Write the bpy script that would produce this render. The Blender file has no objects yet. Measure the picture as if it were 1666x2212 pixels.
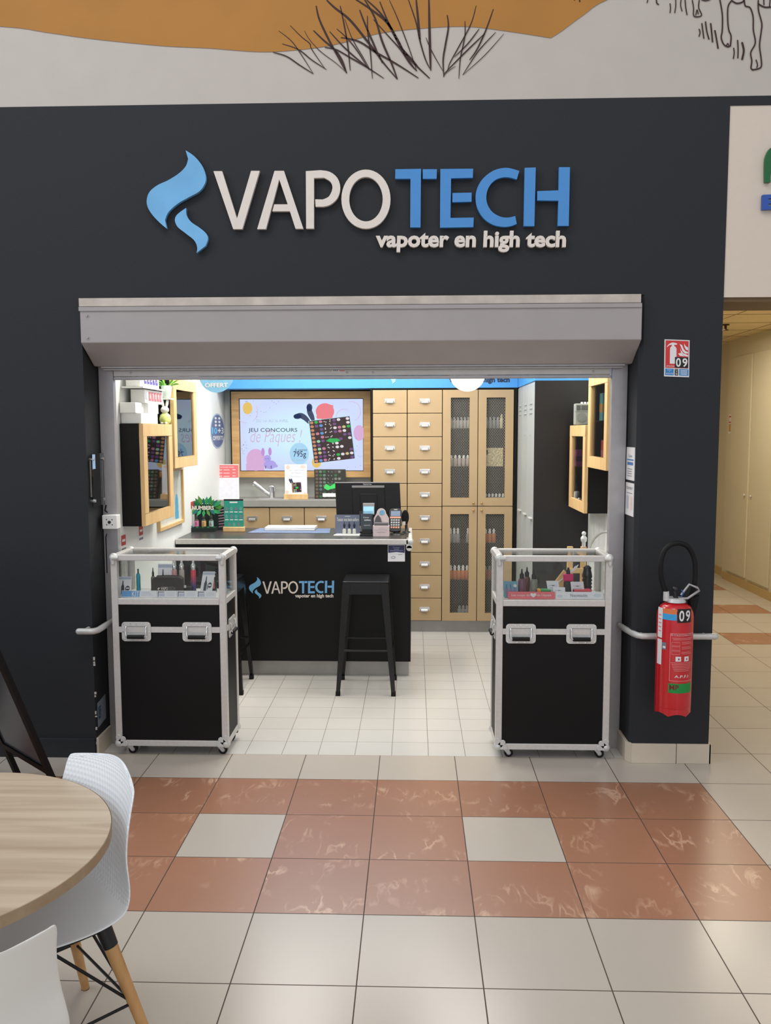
import bpy, bmesh, math, random
from mathutils import Vector, Matrix
random.seed(7)
SC = bpy.context.scene
COL = SC.collection
PI = math.pi

# ------------------------------------------------------------------ camera
F_PX, EYE = 1848.45, 1.7407
RT = Vector((.999463, .0326708, -.0024119)).normalized()
FW = Vector((-.0327525, .9949917, -.0944402)).normalized()
UP = RT.cross(FW).normalized()
cam_d = bpy.data.cameras.new('camera')
cam_d.sensor_fit = 'HORIZONTAL'; cam_d.sensor_width = 36; cam_d.lens = F_PX/1666*36
cam_d.clip_start = .05; cam_d.clip_end = 100
cam = bpy.data.objects.new('camera', cam_d); COL.objects.link(cam)
cam.matrix_world = Matrix(((RT.x, UP.x, -FW.x, 0), (RT.y, UP.y, -FW.y, 0), (RT.z, UP.z, -FW.z, EYE), (0, 0, 0, 1)))
SC.camera = cam
SC.view_settings.view_transform = 'Standard'
SC.view_settings.look = 'None'
SC.view_settings.exposure = 0.0
SC.view_settings.gamma = 1.0

# ------------------------------------------------------------------ light
world = bpy.data.worlds.new('hall_light'); SC.world = world; world.use_nodes = True
bg = world.node_tree.nodes['Background']
bg.inputs[0].default_value = (.86, .90, 1.0, 1); bg.inputs[1].default_value = .52

def area(name, loc, size, power, color=(1, 1, 1), aim=(0, 0, -1)):
    l = bpy.data.lights.new(name, 'AREA'); l.shape = 'RECTANGLE'
    l.size, l.size_y = size; l.energy = power; l.color = color
    o = bpy.data.objects.new(name, l); COL.objects.link(o); o.location = loc
    o.rotation_euler = Vector(aim).to_track_quat('-Z', 'Y').to_euler()
    return o
def spot(name, loc, aim, power, angle, color=(1, 1, 1), blend=.3, size=.03):
    l = bpy.data.lights.new(name, 'SPOT'); l.energy = power; l.color = color
    l.spot_size = math.radians(angle); l.spot_blend = blend; l.shadow_soft_size = size
    o = bpy.data.objects.new(name, l); COL.objects.link(o); o.location = loc
    o.rotation_euler = (Vector(aim)-Vector(loc)).to_track_quat('-Z', 'Y').to_euler()
    return o
area('hall_ceiling_light', (-1.5, 1.5, 6.5), (4, 1.2), 95, (1, .96, .90))
area('hall_ceiling_light', (2.5, -1.0, 6.5), (4, 1.2), 80, (1, .94, .86))
area('hall_skylight', (-5.5, .5, 5.0), (3, 3), 110, (.80, .90, 1), (1, .25, -.8))
area('hall_front_fill', (-.5, -6.0, 2.6), (9, 3), 120, (.96, .97, 1), (0, 1, -.05))  # fill lamp added behind the camera to brighten the shop front
area('shop_ceiling_light', (-.9, 5.7, 2.72), (.6, 1.2), 26, (1, .97, .92))
area('shop_ceiling_light', (.4, 5.7, 2.72), (.6, 1.2), 26, (1, .97, .92))
area('shop_ceiling_light', (-.5, 6.75, 2.72), (1.6, .35), 24, (1, .97, .92))
for sy in (5.15, 5.85, 6.6):
    spot('shop_spotlight', (-1.15, sy, 2.68), (-1.68, sy, 1.55), 28, 62, (1, .95, .86))
for sy in (5.25, 5.95):
    spot('shop_spotlight', (.75, sy, 2.68), (1.28, sy, 1.7), 30, 60, (1, .93, .82))
area('corridor_light', (2.7, 8.0, 2.72), (.5, 2.0), 42, (1, .90, .72))
area('corridor_light', (2.7, 5.8, 2.35), (.5, .8), 8, (1, .90, .74))

# ------------------------------------------------------------------ helpers
def PX(x, y, ax, val):
    "the point of the plane axis=val that is seen at a pixel of the photograph"
    d = RT*((x-833)/F_PX) + UP*(-(y-1106)/F_PX) + FW
    o = Vector((0, 0, EYE)); t = (val-o[ax])/d[ax]
    return o + d*t
def lin(c):
    c = c/255
    return c/12.92 if c <= .04045 else ((c+.055)/1.055)**2.4
def rgb(c): return (lin(c[0]), lin(c[1]), lin(c[2]), 1)
MATS = {}
def mat(name, c=(200, 200, 200), rough=.5, metal=0, var=.05, scale=30, emit=0, bump=0, spec=.5, coat=0):
    if name in MATS: return MATS[name]
    m = bpy.data.materials.new(name); m.use_nodes = True
    nt = m.node_tree; N = nt.nodes; L = nt.links; b = N['Principled BSDF']
    b.inputs['Roughness'].default_value = rough; b.inputs['Metallic'].default_value = metal
    b.inputs['Specular IOR Level'].default_value = spec
    b.inputs['Coat Weight'].default_value = coat
    col = rgb(c)
    tc = N.new('ShaderNodeTexCoord'); nz = N.new('ShaderNodeTexNoise')
    nz.inputs['Scale'].default_value = scale; nz.inputs['Detail'].default_value = 3
    L.new(tc.outputs['Object'], nz.inputs['Vector'])
    cr = N.new('ShaderNodeValToRGB')
    cr.color_ramp.elements[0].position = .3; cr.color_ramp.elements[1].position = .7
    cr.color_ramp.elements[0].color = tuple(v*(1-var) for v in col[:3])+(1,)
    cr.color_ramp.elements[1].color = tuple(min(1, v*(1+var)) for v in col[:3])+(1,)
    L.new(nz.outputs['Fac'], cr.inputs['Fac']); L.new(cr.outputs['Color'], b.inputs['Base Color'])
    if emit:
        L.new(cr.outputs['Color'], b.inputs['Emission Color']); b.inputs['Emission Strength'].default_value = emit
    if bump:
        bp = N.new('ShaderNodeBump'); bp.inputs['Strength'].default_value = bump; bp.inputs['Distance'].default_value = .002
        L.new(nz.outputs['Fac'], bp.inputs['Height']); L.new(bp.outputs['Normal'], b.inputs['Normal'])
    MATS[name] = m
    return m
def nodes_of(m):
    return m.node_tree.nodes, m.node_tree.links, m.node_tree.nodes['Principled BSDF']
def math_node(N, L, op, a, b=None, clamp=False):
    n = N.new('ShaderNodeMath'); n.operation = op; n.use_clamp = clamp
    for i, v in enumerate((a, b)):
        if v is None: continue
        if isinstance(v, (int, float)): n.inputs[i].default_value = v
        else: L.new(v, n.inputs[i])
    return n.outputs[0]

class MB:
    "collects shapes and links them as one mesh object"
    def __init__(s): s.v = []; s.f = []; s.m = []; s.sm = []
    def add(s, vs, fs, mi=0, smooth=False):
        k = len(s.v); s.v += [Vector(p) for p in vs]
        for f in fs: s.f.append([i+k for i in f]); s.m.append(mi); s.sm.append(smooth)
        return s
    def box(s, x0, x1, y0, y1, z0, z1, mi=0):
        v = [(x, y, z) for z in (z0, z1) for y in (y0, y1) for x in (x0, x1)]
        return s.add(v, [(0, 2, 3, 1), (4, 5, 7, 6), (0, 1, 5, 4), (2, 6, 7, 3), (0, 4, 6, 2), (1, 3, 7, 5)], mi)
    def frame(s, M, x0, x1, y0, y1, z0, z1, mi=0):
        v = [M @ Vector((x, y, z)) for z in (z0, z1) for y in (y0, y1) for x in (x0, x1)]
        return s.add(v, [(0, 2, 3, 1), (4, 5, 7, 6), (0, 1, 5, 4), (2, 6, 7, 3), (0, 4, 6, 2), (1, 3, 7, 5)], mi)
    def poly(s, pts, mi=0): return s.add(pts, [tuple(range(len(pts)))], mi)
    def prism(s, pts, vec, mi=0, side=None, smooth=False):
        n = len(pts); vec = Vector(vec); a = [Vector(p) for p in pts]; b = [p+vec for p in a]
        s.add(a, [tuple(range(n))[::-1]], mi); s.add(b, [tuple(range(n))], mi)
        return s.add(a+b, [(i, (i+1) % n, (i+1) % n+n, i+n) for i in range(n)], mi if side is None else side, smooth)
    def hexa(s, a, b, mi=0):
        "two quads a and b joined"
        return s.add(list(a)+list(b), [(3, 2, 1, 0), (4, 5, 6, 7), (0, 1, 5, 4), (1, 2, 6, 5), (2, 3, 7, 6), (3, 0, 4, 7)], mi)
    def cyl(s, p0, p1, r0, r1=None, n=16, mi=0, caps=True):
        r1 = r0 if r1 is None else r1
        p0, p1 = Vector(p0), Vector(p1); d = (p1-p0).normalized()
        a = d.orthogonal().normalized(); b = d.cross(a)
        ring = lambda p, r: [p+(a*math.cos(2*PI*i/n)+b*math.sin(2*PI*i/n))*r for i in range(n)]
        s.add(ring(p0, r0)+ring(p1, r1), [(i, (i+1) % n, (i+1) % n+n, i+n) for i in range(n)], mi, True)
        if caps: s.add(ring(p0, r0), [tuple(range(n))[::-1]], mi); s.add(ring(p1, r1), [tuple(range(n))], mi)
        return s
    def lathe(s, prof, loc=(0, 0, 0), n=20, mi=0, sx=1, sy=1, smooth=True):
        loc = Vector(loc); v = []
        for r, z in prof: v += [loc+Vector((r*sx*math.cos(2*PI*i/n), r*sy*math.sin(2*PI*i/n), z)) for i in range(n)]
        f = [(j*n+i, j*n+(i+1) % n, (j+1)*n+(i+1) % n, (j+1)*n+i) for j in range(len(prof)-1) for i in range(n)]
        s.add(v, f, mi, smooth)
        s.add(v[:n], [tuple(range(n))[::-1]], mi); s.add(v[-n:], [tuple(range(n))], mi)
        return s
    def ball(s, c, r, mi=0, n=14, sz=1):
        return s.lathe([(r*math.sin(PI*(j+.02)/8.04), -r*sz*math.cos(PI*(j+.02)/8.04)) for j in range(9)], c, n, mi)
    def tube(s, path, r, n=10, mi=0):
        path = [Vector(p) for p in path]; rs = r if isinstance(r, list) else [r]*len(path)
        v = []; a = None
        for i, p in enumerate(path):
            d = (path[min(i+1, len(path)-1)]-path[max(i-1, 0)]).normalized()
            a = d.orthogonal().normalized() if a is None else (a-d*a.dot(d)).normalized()
            b = d.cross(a)
            v += [p+(a*math.cos(2*PI*k/n)+b*math.sin(2*PI*k/n))*rs[i] for k in range(n)]
        m = len(path)
        s.add(v, [(j*n+k, j*n+(k+1) % n, (j+1)*n+(k+1) % n, (j+1)*n+k) for j in range(m-1) for k in range(n)], mi, True)
        s.add(v[:n], [tuple(range(n))[::-1]], mi); s.add(v[-n:], [tuple(range(n))], mi)
        return s
    def build(s, name, mats, parent=None, bevel=0, local=False, smooth=False, seg=2):
        me = bpy.data.meshes.new(name)
        off = Vector((0, 0, 0)) if (parent is None or local) else world_loc(parent)
        me.from_pydata([p-off for p in s.v], [], s.f)
        for m in (mats if isinstance(mats, (list, tuple)) else [mats]): me.materials.append(m)
        for p, mi, sm in zip(me.polygons, s.m, s.sm): p.material_index = mi; p.use_smooth = sm or smooth
        b = bmesh.new(); b.from_mesh(me)
        if bevel or smooth: bmesh.ops.remove_doubles(b, verts=b.verts, dist=1e-5)
        bmesh.ops.recalc_face_normals(b, faces=b.faces) if not getattr(s, 'flat', False) else None
        b.to_mesh(me); b.free()
        o = bpy.data.objects.new(name, me); COL.objects.link(o)
        if parent: o.parent = parent
        if bevel:
            md = o.modifiers.new('bevel', 'BEVEL'); md.width = bevel; md.segments = seg
            md.limit_method = 'ANGLE'; md.angle_limit = math.radians(40)
        return o
def world_loc(o):
    v = Vector(o.location); p = o.parent
    while p: v += Vector(p.location); p = p.parent
    return v
def thing(name, label, cat, loc=(0, 0, 0), group=None, rz=0):
    o = bpy.data.objects.new(name, None); COL.objects.link(o); o.empty_display_size = .05
    o.location = loc; o.rotation_euler = (0, 0, rz)
    return tag(o, label, cat, group)
def tag(o, label, cat, group=None):
    o['label'] = label; o['category'] = cat
    if group: o['group'] = group
    return o
def struct(o): o['kind'] = 'structure'; return o
def part(o, label): o['label'] = label; return o
def children(o): return [c for c in bpy.data.objects if c.parent == o]
def dup(o, loc=None, label=None, group=None, parent=None, rz=None):
    kids = children(o)
    c = o.copy(); COL.objects.link(c)
    if parent: c.parent = parent
    if loc is not None: c.location = loc
    if rz is not None: c.rotation_euler = (0, 0, rz)
    if label: c['label'] = label
    if group: c['group'] = group
    for k in kids: dup(k, parent=c)
    return c
def smooth_loop(pts, k=5, closed=True):
    "Catmull-Rom through 2-D points"
    n = len(pts); out = []
    rng = range(n) if closed else range(n-1)
    for i in rng:
        g = (lambda j: pts[j % n]) if closed else (lambda j: pts[max(0, min(n-1, j))])
        p0, p1, p2, p3 = g(i-1), g(i), g(i+1), g(i+2)
        for t in range(k):
            t /= k
            out.append(tuple(.5*((2*b)+(c-a)*t+(2*a-5*b+4*c-d)*t*t+(3*b-a-3*c+d)*t**3) for a, b, c, d in zip(p0, p1, p2, p3)))
    if not closed: out.append(tuple(pts[-1]))
    return out
def text_polys(body, bold=0.0):
    "letters of the built-in font as triangles in a 0..1 box"
    cu = bpy.data.curves.new('t', 'FONT'); cu.body = body; cu.offset = bold; cu.resolution_u = 3
    o = bpy.data.objects.new('t', cu); COL.objects.link(o)
    bpy.context.view_layer.update()
    me = bpy.data.meshes.new_from_object(o.evaluated_get(bpy.context.evaluated_depsgraph_get()))
    vs = [(v.co.x, v.co.y) for v in me.vertices]; fs = [tuple(p.vertices) for p in me.polygons]
    bpy.data.objects.remove(o); bpy.data.curves.remove(cu); bpy.data.meshes.remove(me)
    x0 = min(v[0] for v in vs); x1 = max(v[0] for v in vs); y0 = min(v[1] for v in vs); y1 = max(v[1] for v in vs)
    return [((x-x0)/(x1-x0), (y-y0)/(y1-y0)) for x, y in vs], fs
class Sheet:
    "a flat rectangle in the place: uv with (0,0) bottom left"
    def __init__(s, bl, br, tl): s.o = Vector(bl); s.u = Vector(br)-s.o; s.w = Vector(tl)-s.o; s.n = s.u.cross(s.w).normalized()
    def p(s, u, v, h=0): return s.o+s.u*u+s.w*v+s.n*h
    def rect(s, mb, u0, v0, u1, v1, mi=0, h=.0005):
        mb.poly([s.p(u0, v0, h), s.p(u1, v0, h), s.p(u1, v1, h), s.p(u0, v1, h)], mi)
    def text(s, mb, body, u0, v0, u1, v1, mi=0, h=.001, bold=0.0, shear=0):
        vs, fs = text_polys(body, bold)
        mb.add([s.p(u0+(u1-u0)*x+shear*y*(v1-v0), v0+(v1-v0)*y, h) for x, y in vs], fs, mi)
    def shape(s, mb, pts, mi=0, h=.0008): mb.poly([s.p(u, v, h) for u, v in pts], mi)
    def disc(s, mb, u, v, ru, rv, mi=0, h=.0008, n=24, rot=0):
        c, d = math.cos(rot), math.sin(rot)
        mb.poly([s.p(u+ru*(math.cos(t)*c-math.sin(t)*d), v+rv*(math.cos(t)*d+math.sin(t)*c), h) for t in [2*PI*i/n for i in range(n)]], mi)
    def slab(s, mb, t, mi=0, u0=0, v0=0, u1=1, v1=1, h=0):
        mb.prism([s.p(u0, v0, h-t), s.p(u1, v0, h-t), s.p(u1, v1, h-t), s.p(u0, v1, h-t)], s.n*t, mi)
def px_sheet(x0, y0, x1, y1, ax, val):
    "pixel rectangle (left, top, right, bottom) laid on a plane"
    return Sheet(PX(x0, y1, ax, val), PX(x1, y1, ax, val), PX(x0, y0, ax, val))
def wall_sheet(x0, x1, y, z0, z1): return Sheet((x0, y, z0), (x1, y, z0), (x0, y, z1))
def stroke(mb, pts, w, fn, mi=0, h=0, taper=True):
    "a brush stroke along 2-D points, mapped by fn"
    pts = smooth_loop(pts, 6, False); n = len(pts); L = []; Rr = []
    for i, p in enumerate(pts):
        q0, q1 = pts[max(i-1, 0)], pts[min(i+1, n-1)]
        dx, dy = q1[0]-q0[0], q1[1]-q0[1]; l = math.hypot(dx, dy) or 1
        t = i/(n-1); k = w*(math.sin(PI*min(1, .12+.8*t))**.6 if taper else 1)/2
        L.append(fn(p[0]-dy/l*k, p[1]+dx/l*k)); Rr.append(fn(p[0]+dy/l*k, p[1]-dx/l*k))
    mb.add(L+Rr, [(i, i+1, n+i+1, n+i) for i in range(n-1)], mi)

# ------------------------------------------------------------------ materials
def glass(name, tint=(235, 240, 238), ior=1.5, gain=1.0):
    m = bpy.data.materials.new(name); m.use_nodes = True
    N, L = m.node_tree.nodes, m.node_tree.links; N.clear()
    out = N.new('ShaderNodeOutputMaterial'); t = N.new('ShaderNodeBsdfTransparent'); g = N.new('ShaderNodeBsdfGlossy')
    t.inputs[0].default_value = rgb(tint); g.inputs['Roughness'].default_value = .02
    fr = N.new('ShaderNodeFresnel'); fr.inputs[0].default_value = ior
    mx = N.new('ShaderNodeMixShader')
    L.new(math_node(N, L, 'MULTIPLY', fr.outputs[0], gain, True), mx.inputs[0])
    L.new(t.outputs[0], mx.inputs[1]); L.new(g.outputs[0], mx.inputs[2]); L.new(mx.outputs[0], out.inputs[0])
    return m
M_glass = glass('clear_glass', (252, 253, 252), 1.45, .6); M_mirror = glass('mirrored_glass', (190, 200, 205), 2.2, 1.2)
M_acryl = glass('acrylic', (225, 230, 228), 1.3)
M_navy = mat('navy_wall_paint', (40, 42, 45), .7, spec=.3, var=.10, scale=180, bump=.5)
M_white = mat('white_wall_paint', (189, 181, 172), .7, var=.02, scale=8)
M_orange = mat('ochre_mural_paint', (172, 118, 48), .7, var=.06, scale=3)
M_brown = mat('brown_mural_paint', (52, 28, 24), .7)
M_alu = mat('aluminium', (208, 204, 199), .42, .25, scale=60)
M_alug = mat('grey_aluminium', (168, 165, 166), .40, .35, scale=20)
M_alubox = mat('grey_shutter_paint', (163, 156, 154), .5, .1, scale=6, var=.03)
M_chrome = mat('chrome', (232, 232, 232), .18, .9)
M_silver = mat('silver_handle', (214, 213, 210), .25, .75)
M_zinc = mat('zinc_plated_steel', (206, 206, 202), .38, .3, scale=80)
M_black = mat('black_laminate', (11, 10, 10), .5, spec=.25, scale=300, var=.2)
M_satin = mat('black_gloss_metal', (5, 5, 6), .36, .0, coat=.15, spec=.35)
M_rubber = mat('black_rubber', (12, 12, 13), .6, spec=.3)
M_dark = mat('dark_plastic', (26, 26, 29), .4)
M_kraft = mat('gold_brown_front', (187, 160, 122), .38, .12, var=.03, scale=4)
M_plinth = mat('brushed_plinth', (160, 158, 154), .35, .5, scale=10)
M_shopwall = mat('shop_white_wall', (228, 230, 226), .65, var=.01)
M_blue = mat('sky_blue_panel', (78, 158, 226), .5, var=.02)
M_skytxt = mat('dark_letter_vinyl', (30, 34, 60), .5)
M_worktop = mat('grey_worktop', (150, 149, 143), .4, var=.05, scale=120)
M_locker = mat('grey_locker_paint', (176, 182, 182), .4, var=.02)
M_letw = mat('ivory_letter', (224, 214, 204), .45, var=.02)
M_letb = mat('blue_letter', (66, 138, 204), .45, var=.02)
M_flame = mat('flame_light_blue', (112, 176, 222), .4, var=.10, scale=5)
M_red = mat('red_enamel', (196, 22, 34), .28, coat=.5, var=.03)
M_redp = mat('red_print', (206, 48, 48), .5)
M_bluep = mat('blue_print', (40, 128, 192), .5)
M_whp = mat('white_print', (228, 226, 226), .5, var=.01)
M_bkp = mat('black_print', (14, 14, 16), .5)
M_greyp = mat('grey_print', (120, 124, 136), .5)
M_pinkp = mat('pink_print', (226, 108, 116), .5)
M_green = mat('green_print', (22, 140, 62), .5)
M_base = mat('cream_skirting_tile', (204, 192, 172), .35, var=.06, scale=6)
M_grout = mat('grout', (60, 52, 46), .8)
M_plastic = mat('white_plastic', (236, 236, 232), .4, var=.01)
M_teal = mat('teal_print', (34, 142, 126), .5)
M_slate = mat('slate_print', (104, 112, 134), .5)
M_nvp = mat('navy_print', (44, 46, 84), .5)
M_beige = mat('beige_corridor_wall', (208, 198, 172), .6, var=.02, scale=2)
M_card = mat('white_card', (232, 232, 236), .55, var=.01)

def wood(name, c1, c2, axis='X', scale=3.0, rough=.45, stretch=14):
    m = bpy.data.materials.new(name); m.use_nodes = True; N, L, b = nodes_of(m)
    tc = N.new('ShaderNodeTexCoord'); mp = N.new('ShaderNodeMapping')
    s = [scale*stretch]*3; s['XYZ'.index(axis)] = scale; mp.inputs['Scale'].default_value = s
    nz = N.new('ShaderNodeTexNoise'); nz.inputs['Scale'].default_value = 1; nz.inputs['Detail'].default_value = 6
    nz.inputs['Distortion'].default_value = .6
    cr = N.new('ShaderNodeValToRGB'); e = cr.color_ramp.elements
    e[0].position = .32; e[1].position = .66; e[0].color = rgb(c2); e[1].color = rgb(c1)
    L.new(tc.outputs['Object'], mp.inputs[0]); L.new(mp.outputs[0], nz.inputs['Vector'])
    L.new(nz.outputs['Fac'], cr.inputs[0]); L.new(cr.outputs[0], b.inputs['Base Color'])
    b.inputs['Roughness'].default_value = rough
    return m
M_oak = wood('pale_oak_table', (206, 189, 165), (178, 158, 134), 'X', 1.6)
M_oake = wood('oak_edge_band', (168, 144, 114), (156, 130, 100), 'X', 2.0)
M_beech = wood('beech_leg', (206, 160, 104), (184, 134, 80), 'Z', 6, stretch=5)
M_birch = wood('birch_frame', (226, 190, 136), (214, 174, 118), 'Z', 5, stretch=5)
M_oakf = wood('oak_screen_frame', (214, 172, 114), (194, 148, 92), 'X', 4, stretch=6)

def tile_mat(name, c, size, ox, oy, grout, gw, rough=.2, veins=None):
    m = bpy.data.materials.new(name); m.use_nodes = True; N, L, b = nodes_of(m)
    geo = N.new('ShaderNodeNewGeometry'); sp = N.new('ShaderNodeSeparateXYZ'); L.new(geo.outputs['Position'], sp.inputs[0])
    def axis(o, off):
        u = math_node(N, L, 'DIVIDE', math_node(N, L, 'SUBTRACT', o, off), size)
        cell = math_node(N, L, 'FLOOR', u)
        fr = math_node(N, L, 'SUBTRACT', u, cell)
        d = math_node(N, L, 'MINIMUM', fr, math_node(N, L, 'SUBTRACT', 1.0, fr))
        return cell, math_node(N, L, 'LESS_THAN', d, gw/size/2)
    cx, gx = axis(sp.outputs[0], ox); cy, gy = axis(sp.outputs[1], oy)
    g = math_node(N, L, 'MAXIMUM', gx, gy)
    cb = N.new('ShaderNodeCombineXYZ'); L.new(cx, cb.inputs[0]); L.new(cy, cb.inputs[1])
    wn = N.new('ShaderNodeTexWhiteNoise'); L.new(cb.outputs[0], wn.inputs['Vector'])
    nz = N.new('ShaderNodeTexNoise'); nz.inputs['Scale'].default_value = 4; nz.inputs['Detail'].default_value = 4
    L.new(geo.outputs['Position'], nz.inputs['Vector'])
    mx = N.new('ShaderNodeMix'); mx.data_type = 'RGBA'
    a = rgb(c); k = .80 if veins else .93
    mx.inputs[6].default_value = tuple(v*k for v in a[:3])+(1,); mx.inputs[7].default_value = a
    f = math_node(N, L, 'ADD', math_node(N, L, 'MULTIPLY', wn.outputs['Value'], .5), math_node(N, L, 'MULTIPLY', nz.outputs['Fac'], .6), True)
    L.new(f, mx.inputs[0]); colr = mx.outputs[2]
    if veins:
        ad = N.new('ShaderNodeVectorMath'); ad.operation = 'MULTIPLY_ADD'
        L.new(wn.outputs['Color'], ad.inputs[0]); ad.inputs[1].default_value = (9, 9, 9); L.new(geo.outputs['Position'], ad.inputs[2])
        mp = N.new('ShaderNodeMapping'); mp.inputs['Rotation'].default_value = (0, 0, -.7); mp.inputs['Scale'].default_value = (13, 5.5, 3)
        L.new(ad.outputs[0], mp.inputs[0])
        v = N.new('ShaderNodeTexNoise'); v.inputs['Scale'].default_value = 1; v.inputs['Detail'].default_value = 7; v.inputs['Distortion'].default_value = .7
        L.new(mp.outputs[0], v.inputs['Vector'])
        d = math_node(N, L, 'ABSOLUTE', math_node(N, L, 'SUBTRACT', v.outputs['Fac'], .5))
        line = math_node(N, L, 'SUBTRACT', 1.0, math_node(N, L, 'MULTIPLY', d, 19), True)
        v2 = N.new('ShaderNodeTexNoise'); v2.inputs['Scale'].default_value = 5.5; v2.inputs['Detail'].default_value = 3; L.new(ad.outputs[0], v2.inputs['Vector'])
        msk = math_node(N, L, 'MULTIPLY', math_node(N, L, 'SUBTRACT', v2.outputs['Fac'], .51), 6, True)
        vm = N.new('ShaderNodeMix'); vm.data_type = 'RGBA'; L.new(math_node(N, L, 'MULTIPLY', math_node(N, L, 'MULTIPLY', line, msk), .62), vm.inputs[0])
        L.new(colr, vm.inputs[6]); vm.inputs[7].default_value = rgb(veins); colr = vm.outputs[2]
    gm = N.new('ShaderNodeMix'); gm.data_type = 'RGBA'; L.new(g, gm.inputs[0]); L.new(colr, gm.inputs[6]); gm.inputs[7].default_value = rgb(grout)
    L.new(gm.outputs[2], b.inputs['Base Color']); b.inputs['IOR'].default_value = 1.62 if veins else 1.5
    L.new(math_node(N, L, 'ADD', math_node(N, L, 'MULTIPLY', g, .5), rough), b.inputs['Roughness'])
    return m
X0, Y0, T = -.1791, 4.1371, .4
M_tile = tile_mat('cream_floor_tile', (193, 183, 170), T, X0, Y0, (78, 66, 56), .0042, .24)
M_terra = tile_mat('terracotta_floor_tile', (168, 119, 92), T, X0, Y0, (70, 50, 42), .0042, .30, veins=(220, 184, 154))
M_small = tile_mat('small_shop_tile', (214, 210, 203), .1985, -.5145, 4.4605, (128, 118, 106), .0032, .22)

# ------------------------------------------------------------------ setting
fl = MB()
SHOP = 4.460
def cellrect(x0, x1, y0, y1, mi): fl.add([(x0, y0, 0), (x1, y0, 0), (x1, y1, 0), (x0, y1, 0)], [(0, 1, 2, 3)], mi)
LX = lambda i: X0+i*T
LY = lambda j: Y0+j*T
for j in range(-14, 19):
    for i in range(-14, 18):
        x0, x1, y0, y1 = LX(i), LX(i+1), LY(j), LY(j+1)
        mi = 0
        if -3 <= j <= -1 and i <= 3 and not (j == -2 and i % 3 == 1): mi = 1
        if j in (7, 10, 13) and i in (7, 8): mi = 1
        if j >= 0 and x0 < 1.40 and x0 > -2.3:
            if j == 0: cellrect(x0, x1, y0, SHOP, 0)
            continue
        cellrect(x0, x1, y0, y1, mi)
cellrect(LX(-5), LX(4), SHOP, 8.0, 2)
fl.flat = True
struct(fl.build('floor', [M_tile, M_terra, M_small]))

WF = 4.40      # face of the shop front
BZ = 3.362     # top of the navy band
w = MB()
w.box(-6, -1.70, WF, 4.66, 0, BZ)
struct(w.build('wall_front_left', M_navy))
w = MB()
w.prism([(1.135, 4.42, 0), (1.155, WF, 0), (1.545, WF, 0), (1.545, 4.66, 0), (1.135, 4.66, 0)], (0, 0, 2.415))
struct(w.build('wall_front_right', M_navy))
w = MB(); w.box(-1.70, 1.545, WF, 4.55, 2.415, BZ); w.box(1.545, 7, WF, 4.75, 3.318, BZ)
struct(w.build('wall_header', M_navy))
wu = MB(); wu.box(-6, 7, WF+.002, 4.75, BZ, 5.2)
wall_upper = struct(wu.build('wall_upper', M_white))
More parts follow.
